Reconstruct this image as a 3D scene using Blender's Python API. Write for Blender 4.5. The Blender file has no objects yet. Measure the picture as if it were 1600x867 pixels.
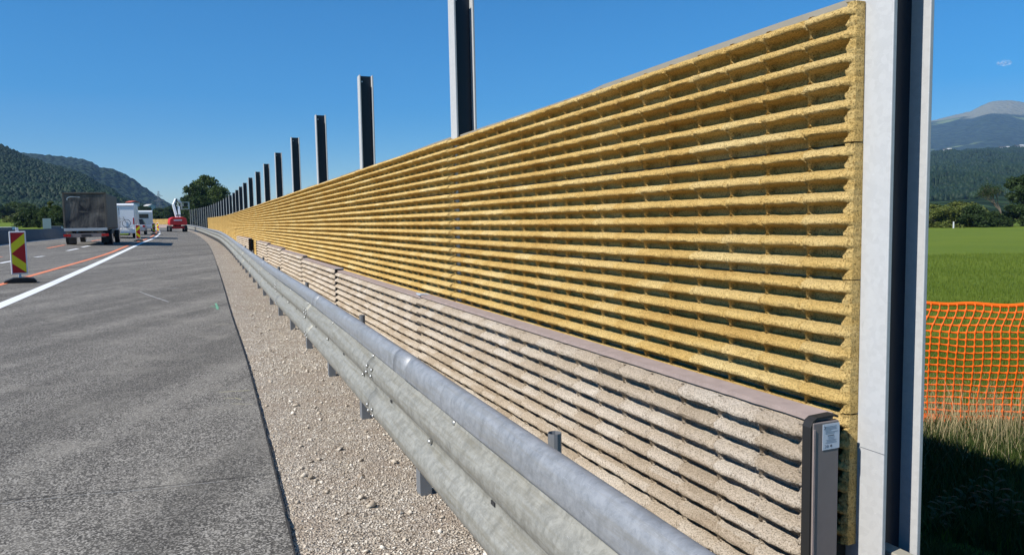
import bpy, bmesh, math, random
import numpy as np
from mathutils import Vector, Matrix, noise as mnoise
random.seed(7); rng = np.random.default_rng(7)
S = bpy.context.scene
C = S.collection
R = math.radians

# ------------------------------------------------------------------ camera, sky, sun, exposure
FOC = 1160.0; EYE = 1.7
pitch = math.atan(88.5/FOC); roll = math.atan(.016)
FW = Vector((0, math.cos(pitch), -math.sin(pitch)))
UP0 = Vector((0, math.sin(pitch), math.cos(pitch)))
RT = Vector((1, 0, 0))*math.cos(roll) - UP0*math.sin(roll)
UP = UP0*math.cos(roll) + Vector((1, 0, 0))*math.sin(roll)
cam_d = bpy.data.cameras.new('camera'); cam = bpy.data.objects.new('camera', cam_d); C.objects.link(cam)
mw = Matrix((RT, UP, -FW)).transposed().to_4x4(); mw.translation = Vector((0, 0, EYE)); cam.matrix_world = mw
cam_d.sensor_width = 36; cam_d.lens = 36*FOC/1600; cam_d.clip_start = .05; cam_d.clip_end = 40000
S.camera = cam
SUN_EL = R(43); SUN_DIR = Vector((-math.cos(R(33)), -math.sin(R(33)), 0))     # horizontal direction towards the sun
w = bpy.data.worlds.new('World'); S.world = w; w.use_nodes = True
nt = w.node_tree; nt.nodes.clear()
sky = nt.nodes.new('ShaderNodeTexSky'); sky.sky_type = 'NISHITA'; sky.sun_disc = False
sky.sun_elevation = SUN_EL; sky.sun_rotation = math.atan2(SUN_DIR.x, SUN_DIR.y)
sky.altitude = 600; sky.air_density = 1.0; sky.dust_density = 0.25; sky.ozone_density = 4.0
bg = nt.nodes.new('ShaderNodeBackground'); bg.inputs[1].default_value = .085
out = nt.nodes.new('ShaderNodeOutputWorld')
hs = nt.nodes.new('ShaderNodeHueSaturation'); hs.inputs['Saturation'].default_value = 1.66; hs.inputs['Value'].default_value = 1.2
nt.links.new(sky.outputs[0], hs.inputs['Color']); nt.links.new(hs.outputs[0], bg.inputs[0]); nt.links.new(bg.outputs[0], out.inputs[0])
sd = bpy.data.lights.new('sun', 'SUN'); sd.energy = 5.0; sd.angle = R(.53); sd.color = (1, .955, .88)
so = bpy.data.objects.new('sun', sd); C.objects.link(so)
sv = SUN_DIR*math.cos(SUN_EL) + Vector((0, 0, math.sin(SUN_EL)))
so.rotation_euler = sv.to_track_quat('Z', 'Y').to_euler(); so.location = (-30, 10, 40)
S.view_settings.view_transform = 'Standard'; S.view_settings.look = 'None'; S.view_settings.exposure = .36
S.view_settings.gamma = 1; S.view_settings.use_curve_mapping = False
S.cycles.volume_bounces = 0; S.cycles.max_bounces = 6; S.cycles.diffuse_bounces = 1; S.cycles.use_denoising = True

# ------------------------------------------------------------------ helpers
def tag(o, label=None, cat=None, group=None, kind=None):
    for k, v in (('label', label), ('category', cat), ('group', group), ('kind', kind)):
        if v: o[k] = v
    return o
def empty(name, loc=(0, 0, 0), rz=0, **k):
    o = bpy.data.objects.new(name, None); C.objects.link(o); o.location = loc; o.rotation_euler.z = rz
    o.empty_display_size = .2
    return tag(o, **k)
def npmesh(name, V, F, smooth=False):
    """V (n,3), F (m,k) arrays with one face size"""
    V = np.asarray(V, dtype=np.float32); F = np.asarray(F, dtype=np.int32)
    me = bpy.data.meshes.new(name); k = F.shape[1]
    me.vertices.add(len(V)); me.vertices.foreach_set('co', V.ravel())
    me.loops.add(F.size); me.loops.foreach_set('vertex_index', F.ravel())
    me.polygons.add(len(F)); me.polygons.foreach_set('loop_start', np.arange(0, F.size, k, dtype=np.int32))
    me.update(calc_edges=True); me.validate()
    if smooth: me.polygons.foreach_set('use_smooth', np.ones(len(me.polygons), dtype=bool))
    return me
def link(name, me, mat=None, parent=None, loc=None, rz=None, **k):
    o = bpy.data.objects.new(name, me); C.objects.link(o)
    if mat is not None and not me.materials: me.materials.append(mat)
    if parent: o.parent = parent
    if loc is not None: o.location = loc
    if rz is not None: o.rotation_euler.z = rz
    return tag(o, **k)
class MB:
    def __init__(s): s.v = []; s.f = []; s.bev = 0
    def add(s, vs, fs):
        n = len(s.v); s.v += [tuple(v) for v in vs]; s.f += [tuple(i+n for i in f) for f in fs]; return s
    def box(s, x0, x1, y0, y1, z0, z1, tx=0, ty=0):
        """tx, ty shrink the top"""
        s.add([(x0, y0, z0), (x1, y0, z0), (x1, y1, z0), (x0, y1, z0), (x0+tx, y0+ty, z1), (x1-tx, y0+ty, z1), (x1-tx, y1-ty, z1), (x0+tx, y1-ty, z1)],
              [(3, 2, 1, 0), (4, 5, 6, 7), (0, 1, 5, 4), (1, 2, 6, 5), (2, 3, 7, 6), (3, 0, 4, 7)]); return s
    def bar(s, a, b, w, h=None, up=(0, 0, 1)):
        a = Vector(a); b = Vector(b); d = (b-a).normalized(); u = Vector(up)
        if abs(d.dot(u)) > .95: u = Vector((1, 0, 0))
        x = d.cross(u).normalized(); y = x.cross(d); h = h or w
        c = [(-1, -1), (1, -1), (1, 1), (-1, 1)]
        s.add([a+x*i*w/2+y*j*h/2 for i, j in c]+[b+x*i*w/2+y*j*h/2 for i, j in c],
              [(3, 2, 1, 0), (4, 5, 6, 7), (0, 1, 5, 4), (1, 2, 6, 5), (2, 3, 7, 6), (3, 0, 4, 7)]); return s
    def tube(s, pts, rad, n=8, cap=True):
        pts = [Vector(p) for p in pts]; rad = rad if isinstance(rad, (list, tuple)) else [rad]*len(pts)
        vs = []; fs = []
        for i, p in enumerate(pts):
            d = (pts[min(i+1, len(pts)-1)]-pts[max(i-1, 0)]).normalized()
            u = Vector((0, 0, 1)) if abs(d.z) < .9 else Vector((1, 0, 0))
            x = d.cross(u).normalized(); y = x.cross(d)
            for k in range(n):
                a = 2*math.pi*k/n; vs.append(p+(x*math.cos(a)+y*math.sin(a))*rad[i])
        for i in range(len(pts)-1):
            for k in range(n):
                fs.append((i*n+k, i*n+(k+1) % n, (i+1)*n+(k+1) % n, (i+1)*n+k))
        if cap: fs.append(tuple(range(n))[::-1]); fs.append(tuple((len(pts)-1)*n+k for k in range(n)))
        return s.add(vs, fs)
    def prism(s, poly, axis, a0, a1):
        """poly 2D extruded along axis 'x','y' or 'z'"""
        n = len(poly)
        def P(p, a): return {'x': (a, p[0], p[1]), 'y': (p[0], a, p[1]), 'z': (p[0], p[1], a)}[axis]
        vs = [P(p, a0) for p in poly]+[P(p, a1) for p in poly]
        fs = [tuple(range(n))[::-1], tuple(range(n, 2*n))]+[(i, (i+1) % n, n+(i+1) % n, n+i) for i in range(n)]
        return s.add(vs, fs)
    def build(s, name, mat, parent=None, smooth=False, bevel=0, loc=None, rz=None, seg=2, **k):
        me = bpy.data.meshes.new(name); me.from_pydata(s.v, [], s.f); me.update()
        bm = bmesh.new(); bm.from_mesh(me); bmesh.ops.recalc_face_normals(bm, faces=bm.faces)
        if bevel:
            es = [e for e in bm.edges if len(e.link_faces) == 2 and e.calc_face_angle(0) > .6]
            bmesh.ops.bevel(bm, geom=es, offset=bevel, segments=seg, affect='EDGES', profile=.5, clamp_overlap=True)
        for f in bm.faces: f.smooth = smooth
        bm.to_mesh(me); bm.free()
        return link(name, me, mat, parent, loc, rz, **k)
def copy_tree(o, parent=None):
    c = o.copy(); C.objects.link(c)
    if parent: c.parent = parent
    for ch in list(o.children): copy_tree(ch, c)
    return c
ORD = 'first second third fourth fifth sixth seventh eighth ninth tenth eleventh twelfth thirteenth fourteenth fifteenth sixteenth seventeenth eighteenth nineteenth twentieth'.split()
TENS = {20: 'twenty', 30: 'thirty', 40: 'forty', 50: 'fifty'}
def nth(i):
    if i <= 20: return ORD[i-1]
    t, u = i//10*10, i % 10
    return {30: 'thirtieth', 40: 'fortieth', 50: 'fiftieth'}[i] if u == 0 else TENS[t]+' '+ORD[u-1]

def sm(a, b, x):
    t = min(1., max(0., (x-a)/(b-a))); return t*t*(3-2*t)
def G(x, y):
    l = .93*x+.367*y
    return .4*sm(8, 55, y)+.04*min(10, max(0, .35-l))+.8*sm(60, 200, y)
def ray(px, py): return FW + RT*((px-800)/FOC) - UP*((py-433.5)/FOC)
def gp(px, py, h=0):
    d = ray(px, py); t = 1.; o = Vector((0, 0, EYE))
    while t < 4000:
        p = o+d*t
        if p.z < G(p.x, p.y)+h:
            lo, hi = t/1.02, t
            for _ in range(30):
                m = (lo+hi)/2; p = o+d*m
                if p.z < G(p.x, p.y)+h: hi = m
                else: lo = m
            return o+d*hi
        t *= 1.02
    return o+d*200
def at(px, py, dist): return Vector((0, 0, EYE))+ray(px, py)*dist
def proj(p):
    q = Vector(p)-Vector((0, 0, EYE)); z = q.dot(FW); return 800+FOC*q.dot(RT)/z, 433.5-FOC*q.dot(UP)/z

# ------------------------------------------------------------------ materials
class NT:
    def __init__(s, name):
        s.m = bpy.data.materials.new(name); s.m.use_nodes = True; s.t = s.m.node_tree
        s.b = s.t.nodes['Principled BSDF']; s.co = s.t.nodes.new('ShaderNodeTexCoord')
        s.b.inputs['Specular IOR Level'].default_value = .3
    def n(s, t, **k):
        x = s.t.nodes.new('ShaderNode'+t)
        for a, v in k.items(): setattr(x, a, v)
        return x
    def l(s, a, b): s.t.links.new(a, b)
    def mapped(s, sc=(1, 1, 1), src='Object', rot=(0, 0, 0), loc=(0, 0, 0)):
        m = s.n('Mapping'); m.inputs['Scale'].default_value = sc; m.inputs['Rotation'].default_value = rot; m.inputs['Location'].default_value = loc
        s.l(s.co.outputs[src], m.inputs[0]); return m.outputs[0]
    def noise(s, v, scale, detail=4, rough=.55, dist=0):
        x = s.n('TexNoise'); x.inputs['Scale'].default_value = scale; x.inputs['Detail'].default_value = detail
        x.inputs['Roughness'].default_value = rough; x.inputs['Distortion'].default_value = dist; s.l(v, x.inputs['Vector']); return x.outputs['Fac']
    def voro(s, v, scale, out='Distance', feat='F1'):
        x = s.n('TexVoronoi', feature=feat); x.inputs['Scale'].default_value = scale; s.l(v, x.inputs['Vector']); return x.outputs[out]
    def ramp(s, f, stops, interp='LINEAR'):
        r = s.n('ValToRGB'); r.color_ramp.interpolation = interp; e = r.color_ramp.elements
        while len(e) < len(stops): e.new(.5)
        for q, (p, c) in zip(e, stops):
            q.position = p; q.color = (*c, 1) if hasattr(c, '__len__') else (c, c, c, 1)
        s.l(f, r.inputs[0]); return r.outputs[0]
    def mix(s, f, a, b, mode='MIX'):
        x = s.n('Mix', data_type='RGBA', blend_type=mode)
        for i, v in ((0, f), (6, a), (7, b)):
            if hasattr(v, 'is_linked') or hasattr(v, 'links'): s.l(v, x.inputs[i])
            elif i == 0: x.inputs[0].default_value = v
            else: x.inputs[i].default_value = (*v, 1) if hasattr(v, '__len__') else (v, v, v, 1)
        return x.outputs[2]
    def math(s, op, a, b=0.):
        x = s.n('Math', operation=op)
        for i, v in enumerate((a, b)):
            if hasattr(v, 'links'): s.l(v, x.inputs[i])
            else: x.inputs[i].default_value = v
        return x.outputs[0]
    def bump(s, h, st=.5, dist=.01, prev=None):
        x = s.n('Bump'); x.inputs['Strength'].default_value = st; x.inputs['Distance'].default_value = dist; s.l(h, x.inputs['Height'])
        if prev: s.l(prev, x.inputs['Normal'])
        s.l(x.outputs[0], s.b.inputs['Normal']); return x.outputs[0]
    def col(s, c):
        if hasattr(c, 'links'): s.l(c, s.b.inputs['Base Color'])
        else: s.b.inputs['Base Color'].default_value = (*c, 1)
    def rough(s, r, metal=0):
        if hasattr(r, 'links'): s.l(r, s.b.inputs['Roughness'])
        else: s.b.inputs['Roughness'].default_value = r
        s.b.inputs['Metallic'].default_value = metal
def paint(name, c, rough=.5, metal=0, var=.12, scale=3, bump=0):
    t = NT(name); f = t.noise(t.mapped(), scale, 5)
    t.col(t.mix(f, tuple(x*(1-var) for x in c), tuple(min(1, x*(1+var)) for x in c))); t.rough(rough, metal)
    if bump: t.bump(t.noise(t.mapped(), scale*14, 3), bump, .004)
    return t.m
def porous(name, lo, mid, hi, tile, pit=95):
    t = NT(name); v = t.mapped()
    big = t.noise(t.mapped((1.2, 1, 3)), 1.6, 4, .6)
    # every moulded cell came out a little different: colour per cell
    fl = t.n('TexWhiteNoise', noise_dimensions='3D'); sn = t.n('VectorMath', operation='SNAP'); sn.inputs[1].default_value = (tile, 5, .1)
    t.l(v, sn.inputs[0]); t.l(sn.outputs[0], fl.inputs[0])
    f = t.math('ADD', t.math('MULTIPLY', big, .75), t.math('MULTIPLY', fl.outputs['Value'], .3))
    base = t.ramp(f, [(.22, lo), (.5, mid), (.78, hi)])
    fine = t.noise(v, 120, 4, .75)
    base = t.mix(t.ramp(fine, [(.36, .9), (.5, .0)]), base, tuple(x*.45 for x in lo))
    base = t.mix(t.ramp(fine, [(.56, .0), (.72, .5)]), base, tuple(min(1, x*1.35) for x in hi))
    ho = t.voro(v, pit)
    base = t.mix(t.ramp(ho, [(.0, .8), (.30, .0)]), base, tuple(x*.3 for x in lo))
    t.col(base); t.rough(.95); t.b.inputs['Specular IOR Level'].default_value = .1
    b = t.bump(t.noise(v, 70, 6, .8), 1., .016)
    t.bump(t.ramp(ho, [(.0, .0), (.35, 1.)]), .7, .005, b)
    return t.m
M = {}
M['yellow'] = porous('yellow_wood_concrete', (.50, .29, .08), (.67, .45, .155), (.78, .59, .27), .285)
M['yellow_far'] = paint('yellow_wood_concrete_far', (.62, .41, .14), .9, 0, .2, 1.5)
M['beige'] = porous('beige_wood_concrete', (.40, .31, .215), (.55, .455, .345), (.70, .62, .52), .305)
def galv(name, c=(.62, .66, .70), rough=.5, metal=.55, dirt=.25):
    t = NT(name); v = t.mapped()
    sp = t.voro(v, 42, 'Color'); g = t.n('RGBToBW'); t.l(sp, g.inputs[0])
    a = t.mix(t.ramp(g.outputs[0], [(.2, 0), (.8, 1)]), tuple(x*.93 for x in c), c)
    st = t.noise(t.mapped((1, 1, .25)), 7, 6, .65)
    a = t.mix(t.ramp(st, [(.45, 0), (.75, dirt)]), a, (.42, .40, .34))
    sp2 = t.noise(t.mapped((1, 1, .45)), 16, 5, .7); a = t.mix(t.ramp(sp2, [(.66, 0), (.72, .55)]), a, (.20, .20, .19))
    sc = t.noise(t.mapped((9, 9, 60)), 3, 6, .7)
    a = t.mix(t.ramp(sc, [(.62, 0), (.7, .45)]), a, (.86, .88, .9))
    t.col(a); t.rough(t.ramp(st, [(.2, rough-.08), (.8, rough+.18)]), metal)
    t.bump(t.noise(v, 60, 4), .15, .002)
    return t.m
M['galv'] = galv('galvanised_steel', (.60, .65, .71), .5, .35)
M['galv_post'] = galv('galvanised_post_steel', (.50, .505, .505), .55, .1, .15)
def railm(name, lo, hi, dirt, sc_c, r0, r1, metal):
    t = NT(name); v = t.mapped(src='UV')
    w_ = t.noise(v, 11, 10, .82, .5); a = t.mix(t.ramp(w_, [(.42, 0), (.58, 1)]), lo, hi)
    sp = t.voro(v, 55, 'Color'); g = t.n('RGBToBW'); t.l(sp, g.inputs[0]); a = t.mix(t.math('MULTIPLY', g.outputs[0], .26), a, sc_c)
    s_ = t.noise(t.mapped((.8, 16, 1), 'UV'), 2, 6, .65); a = t.mix(t.ramp(s_, [(.47, 0), (.72, .75)]), a, dirt)
    for rot, st in ((.9, .62), (-.5, .64)):
        sc = t.noise(t.mapped((9, 150, 1), 'UV', (0, 0, rot)), 1.2, 6, .7, 1.2); a = t.mix(t.ramp(sc, [(st, 0), (st+.06, .45)]), a, sc_c)
    t.col(a); t.rough(t.ramp(w_, [(.3, r0), (.7, r1)]), metal); t.bump(t.noise(v, 30, 6, .7), .25, .003); return t.m
M['rail'] = railm('galvanised_rail_steel', (.205, .20, .172), (.31, .303, .265), (.19, .17, .12), (.50, .49, .45), .48, .66, .25)
M['top'] = railm('galvanised_top_tube', (.215, .225, .235), (.305, .315, .33), (.24, .23, .20), (.47, .48, .49), .42, .6, .3)
M['zinc_dark'] = paint('dull_zinc_post', (.22, .23, .24), .6, .4)
M['bolt'] = paint('bolt_steel', (.5, .5, .48), .35, .7)
M['web'] = paint('shaded_steel_web', (.012, .018, .03), .35, .0, .2)  # near-black base colour holds the shade between the flanges
def ps():
    t = NT('post_steel'); v = t.mapped()
    # the flanges are bright zinc, the web's dark colour stands in for shade
    geo = t.n('NewGeometry'); return t
M['backing'] = paint('grey_concrete_core', (.26, .24, .20), .9, 0, .15, 6, .3)
M['mauve'] = paint('mauve_cap', (.33, .26, .235), .8, 0, .25, 14, .5)
M['endplate'] = paint('brown_grey_end_plate', (.20, .17, .16), .6, 0, .15, 12)
M['rubber'] = paint('black_rubber', (.02, .02, .02), .6)
M['white'] = paint('white_paint', (.72, .73, .74), .5, 0, .05)
M['whiteb'] = paint('white_body', (.78, .80, .82), .3, 0, .03)
M['dark'] = paint('dark_metal', (.03, .03, .032), .5)
M['glass'] = paint('dark_glass', (.015, .018, .022), .08)
M['red'] = paint('red_reflective', (.42, .012, .015), .5, 0, .1)
M['redm'] = paint('red_machine_paint', (.62, .03, .03), .4, 0, .12)
M['yelsign'] = paint('yellow_reflective', (.72, .66, .02), .5, 0, .08)
M['tail'] = paint('tail_light', (.35, .01, .01), .25)
M['orange'] = paint('orange_net_plastic', (.85, .13, .006), .55, 0, .12, 12)
M['silver'] = paint('silver_paint', (.42, .44, .47), .3, .4)
M['ink'] = paint('printing_ink', (.10, .11, .13), .6)
M['sticker'] = paint('sticker_white', (.55, .60, .66), .5, 0, .04)
M['stubtan'] = paint('tan_plastic', (.33, .31, .25), .6)
def asphalt():
    t = NT('asphalt'); v = t.mapped()
    fine = t.noise(v, 80, 6, .9); f2 = t.voro(v, 105, 'Color'); g = t.n('RGBToBW'); t.l(f2, g.inputs[0])
    a = t.ramp(fine, [(.38, (.030, .028, .025)), (.5, (.105, .097, .085)), (.62, (.31, .285, .245))])
    a = t.mix(t.ramp(g.outputs[0], [(.60, 0), (.70, .75)]), a, (.42, .39, .34))
    a = t.mix(t.ramp(g.outputs[0], [(.28, .6), (.36, 0)]), a, (.025, .024, .022))
    st = t.noise(t.mapped(rot=(0, 0, R(-21))), 1.3, 7, .7, .3)
    a = t.mix(t.ramp(st, [(.50, 0), (.66, .42)]), a, (.32, .295, .25))
    st3 = t.noise(t.mapped((1.2, .5, 1), rot=(0, 0, R(-50))), 2.2, 6, .75, .5)
    a = t.mix(t.ramp(st3, [(.56, 0), (.70, .3)]), a, (.33, .305, .255))
    tr = t.noise(t.mapped((1.5, .05, 1), rot=(0, 0, R(21))), 1., 4, .6)
    a = t.mix(t.ramp(tr, [(.40, .38), (.56, 0)]), a, (.06, .056, .05))
    a = t.mix(t.ramp(tr, [(.56, 0), (.68, .35)]), a, (.27, .25, .215))
    t.col(a); t.rough(.9); t.b.inputs['Specular IOR Level'].default_value = .15
    t.bump(fine, .35, .004); return t.m
M['asphalt'] = asphalt()
def gravelm(name, sc=1):
    t = NT(name); v = t.mapped()
    c = t.voro(v, 75*sc, 'Color'); g = t.n('RGBToBW'); t.l(c, g.inputs[0]); d = t.voro(v, 75*sc)
    a = t.ramp(g.outputs[0], [(.1, (.31, .245, .18)), (.45, (.50, .425, .33)), (.9, (.74, .665, .56))])
    a = t.mix(t.ramp(d, [(.35, 0), (.75, .8)]), a, (.09, .07, .055))
    big = t.noise(v, 1.6, 5, .6); a = t.mix(t.ramp(big, [(.44, 0), (.62, .6)]), a, (.30, .235, .175))
    t.col(a); t.rough(.95); b = t.bump(d, 1., -.012); t.bump(t.noise(v, 18, 5), .8, .03, b); return t.m
M['gravel'] = gravelm('gravel_bed')
def stonem():
    t = NT('stones'); v = t.mapped(); c = t.voro(v, 30, 'Color'); g = t.n('RGBToBW'); t.l(c, g.inputs[0])
    t.col(t.ramp(g.outputs[0], [(.15, (.31, .245, .18)), (.5, (.56, .48, .375)), (.9, (.80, .73, .62))])); t.rough(.9); return t.m
M['stone'] = stonem()
def line(name, c):
    t = NT(name); v = t.mapped(); f = t.noise(v, 60, 4, .7)
    t.col(t.mix(t.ramp(f, [(.60, 0), (.75, .45)]), c, (.3, .29, .28))); t.rough(.6); t.bump(f, .4, .003); return t.m
M['lwhite'] = line('road_paint_white', (.80, .80, .78)); M['lorange'] = line('road_paint_orange', (.80, .25, .11))
M['lgreen'] = line('spray_green', (.16, .36, .22)); M['lyellow'] = line('spray_yellow', (.55, .50, .28)); M['crack_and_shadow'] = paint('joint_filler_and_edge_shadow', (.04, .037, .034), .9)
M['scuff'] = line('scuff', (.33, .32, .30))
def grassm(name, a_, b_, c_, s1=.25, s2=30, tufts=.6):
    t = NT(name); v = t.mapped()
    a = t.mix(t.ramp(t.noise(v, s1, 9, .72), [(.40, 0), (.60, 1)]), a_, b_)
    a = t.mix(t.ramp(t.noise(v, s2, 8, .85), [(.42, 0), (.62, tufts)]), a, c_)
    t.col(a); t.rough(.9); t.b.inputs['Specular IOR Level'].default_value = .1; t.bump(t.noise(v, s2*.6, 6, .8), 1., .06); return t.m
M['meadow'] = grassm('meadow_grass', (.125, .175, .014), (.09, .145, .012), (.17, .20, .04), .10, 9)
M['ground'] = grassm('rough_grass', (.075, .13, .02), (.06, .10, .02), (.14, .14, .05), .6, 14)
def leafm(name, a_, b_, trans=.25):
    t = NT(name); v = t.mapped()
    f = t.noise(v, .9 if name != 'forest_needles' else .03, 5, .7); a = t.mix(t.ramp(f, [(.3, 0), (.7, 1)]), a_, b_)
    t.col(a); t.rough(.6); t.b.inputs['Specular IOR Level'].default_value = .2
    tr = t.n('BsdfTranslucent'); t.l(a, tr.inputs[0]); mx = t.n('MixShader'); mx.inputs[0].default_value = trans
    t.l(t.b.outputs[0], mx.inputs[1]); t.l(tr.outputs[0], mx.inputs[2]); t.l(mx.outputs[0], t.t.nodes['Material Output'].inputs[0]); return t.m
M['leaf'] = leafm('green_leaves', (.045, .075, .018), (.085, .12, .028)); M['leaf2'] = leafm('yellow_green_leaves', (.09, .11, .02), (.13, .15, .035))
M['leafd'] = leafm('dark_leaves', (.028, .05, .016), (.05, .08, .02)); M['needle'] = leafm('forest_needles', (.006, .018, .009), (.022, .044, .014), .05)
M['weed'] = leafm('weed_leaves', (.03, .05, .012), (.06, .09, .02)); M['straw'] = leafm('dry_grass_stalks', (.42, .34, .17), (.62, .52, .30), .3)
M['bladem'] = leafm('grass_blades', (.10, .155, .016), (.16, .21, .03), .35)
M['bark'] = paint('bark', (.10, .08, .06), .9, 0, .3, 8, .6); M['deadbark'] = paint('dry_twigs', (.15, .12, .09), .9, 0, .2, 8)
M['concrete'] = paint('barrier_concrete', (.11, .11, .11), .85, 0, .25, .8, .4)
M['tarpd'] = None
def tarp():
    t = NT('shade_toned_tarpaulin'); v = t.mapped()
    d = t.noise(t.mapped((1, 1, 1.0)), .75, 5, .6, .4); a = t.ramp(d, [(.42, (.018, .018, .021)), (.52, (.08, .074, .066)), (.66, (.16, .148, .13))])  # patchy tones paint the shading of the sagging cloth into its colour
    t.col(a); t.rough(.55); b = t.bump(t.noise(t.mapped((2.5, 2.5, .8)), 1.1, 3, .5, .5), .5, .10); return t.m
M['tarp'] = tarp(); M['tarps'] = paint('tarpaulin_side', (.085, .078, .066), .6, 0, .4, 1.5, .5)

# ------------------------------------------------------------------ road frame: curve of the right asphalt edge
def lX(Y, l): return ((l-.367*Y)/.93, Y)
ctrl = [lX(-14, .30), lX(-4, .30), lX(8, .28), lX(14, .17), lX(22, .04), lX(42, -.38), lX(62, -1.0), lX(82, -1.9), lX(105, -3.3), lX(130, -5.6), lX(152, -9), lX(170, -16), lX(184, -30), lX(192, -50), lX(197, -75), lX(200, -120), lX(201, -200)]
def catmull(P, step=1.0):
    P = [Vector(p) for p in P]; o = []
    for i in range(len(P)-1):
        p0 = P[max(i-1, 0)]; p1 = P[i]; p2 = P[i+1]; p3 = P[min(i+2, len(P)-1)]
        t1 = (p2-p0).normalized()*(p2-p1).length; t2 = (p3-p1).normalized()*(p2-p1).length
        for k in range(24):
            t = k/24; o.append(p1*(2*t**3-3*t*t+1)+t1*(t**3-2*t*t+t)+p2*(-2*t**3+3*t*t)+t2*(t**3-t*t))
    o.append(P[-1]); r = [o[0]]; acc = 0
    out_ = [o[0]]; need = step
    for a, b in zip(o, o[1:]):
        L = (b-a).length
        while L > 0 and acc+L >= need:
            f = (need-acc)/L; out_.append(a.lerp(b, f)); need += step
        acc += L
    return out_
EDGE = catmull(ctrl, 1.0)
def frame(i):
    a = EDGE[max(i-1, 0)]; b = EDGE[min(i+1, len(EDGE)-1)]; d = (b-a).normalized(); return EDGE[i], d, Vector((d.y, -d.x))
NE = len(EDGE)
def off(s, o):
    """point at arclength s (m from start of EDGE) and offset o to the right"""
    i = max(0, min(NE-2, int(s))); f = s-i; p, d, r = frame(i); q, d2, r2 = frame(i+1)
    p = p.lerp(q, f); r = r.lerp(r2, f).normalized(); return p+r*o, d.lerp(d2, f).normalized()
def ribbon(name, offs, mat, dz, s0=0, s1=None, step=1., **k):
    s1 = s1 or NE-1.01; n = int((s1-s0)/step)+1; V = []; 
    for a in range(n):
        s = min(s1, s0+a*step)
        for o in offs:
            o_ = o(s) if callable(o) else o
            p, d = off(s, o_); V.append((p.x, p.y, G(p.x, p.y)+dz))
    m = len(offs); F = [(a*m+j+1, a*m+j, (a+1)*m+j, (a+1)*m+j+1) for a in range(n-1) for j in range(m-1)]
    me = npmesh(name, V, [f[::-1] for f in F]); o_ = link(name, me, mat, **k)
    return o_
S0 = next(i for i in range(NE) if EDGE[i].y > 0)     # arclength index beside the camera
# ------------------------------------------------------------------ ground, road
def ground_z(x, y):
    l = .93*x+.367*y; base = G(x, y)-.06
    t = sm(3.0, 4.6, l); z = base*(1-t)+(-.5)*t
    far = math.hypot(x, y)
    if l > 3: z = z+.12*mnoise.noise(Vector((x*.15, y*.15, 0)))*t
    if far > 260: z = z*(1-sm(260, 500, far))+(-.6)*sm(260, 500, far) if l > 3 else z
    return z
xs = np.unique(np.concatenate([np.linspace(-9000, -300, 12), np.linspace(-300, -60, 40), np.linspace(-60, 20, 110), np.linspace(20, 140, 40), np.linspace(140, 9000, 14)]))
ys = np.unique(np.concatenate([np.linspace(-200, -10, 8), np.linspace(-10, 60, 110), np.linspace(60, 260, 90), np.linspace(260, 9000, 14)]))
V = [(x, y, ground_z(x, y)) for y in ys for x in xs]; nx = len(xs)
F = [(j*nx+i, j*nx+i+1, (j+1)*nx+i+1, (j+1)*nx+i) for j in range(len(ys)-1) for i in range(nx-1)]
link('ground', npmesh('ground', V, F, True), M['meadow'], kind='structure')
ribbon('road', [0]+[-.5*i for i in range(1, 25)], M['asphalt'], 0, kind='structure')
ribbon('gravel', [.004, .3, .6, 1.0, 1.5, 2.0, 2.45], M['gravel'], -.024, kind='structure')
# jagged asphalt edge: dark strip painted where the layer shadows the gravel
jit = lambda s: .004+.010*mnoise.noise(Vector((s*3.1, 0, 0)))
ribbon('asphalt_edge_shadow', [lambda s: -.003+.004*mnoise.noise(Vector((s*9, 0, 0))), lambda s: .008+.012*mnoise.noise(Vector((s*6.1, 0, 0)))], M['crack_and_shadow'], .003, S0, S0+30, .12, kind='structure')
def WL(s): return -4.05 if s < S0+60 else -4.05
mk = dict(kind='structure')
ribbon('edge_line_white', [lambda s: -4.30+.05*sm(S0+20, S0+60, s), -4.05], M['lwhite'], .006, **mk)
ORO = lambda s: -5.25+.75*sm(S0+18, S0+42, s)
ribbon('lane_line_orange', [lambda s: ORO(s)-.16, ORO], M['lorange'], .0065, S0+8, S0+118, **mk)
ribbon('left_edge_line_white', [-11.45, -11.25], M['lwhite'], .006, **mk)
def strip(name, a, b, w, mat, dz=.007, **k):
    """painted strip on the ground between two ground points"""
    a = Vector((a[0], a[1])); b = Vector((b[0], b[1])); d = (b-a); n = max(2, int(d.length/.5)); r = Vector((d.y, -d.x)).normalized()*w/2
    V = []
    for i in range(n+1):
        p = a.lerp(b, i/n); j = 1+.0*i
        for q in (p-r, p+r): V.append((q.x, q.y, G(q.x, q.y)+dz))
    return link(name, npmesh(name, V, [(2*i, 2*i+1, 2*i+3, 2*i+2) for i in range(n)]), mat, **k)
for a, b in (((0, 411.5), (27, 406.5)), ((55, 402), (68, 400.5)), ((105, 392), (122, 388.5)), ((128, 386.5), (140, 384))):
    strip('lane_dash_white', gp(*a), gp(*b), .17, M['lwhite'], .007, **mk)
for a, b in (((74, 388), (101, 383)), ((-30, 405), (3, 401.5)), ((143, 377), (160, 374))):
    strip('lane_dash_orange', gp(*a), gp(*b), .16, M['lorange'], .0075, **mk)
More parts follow.
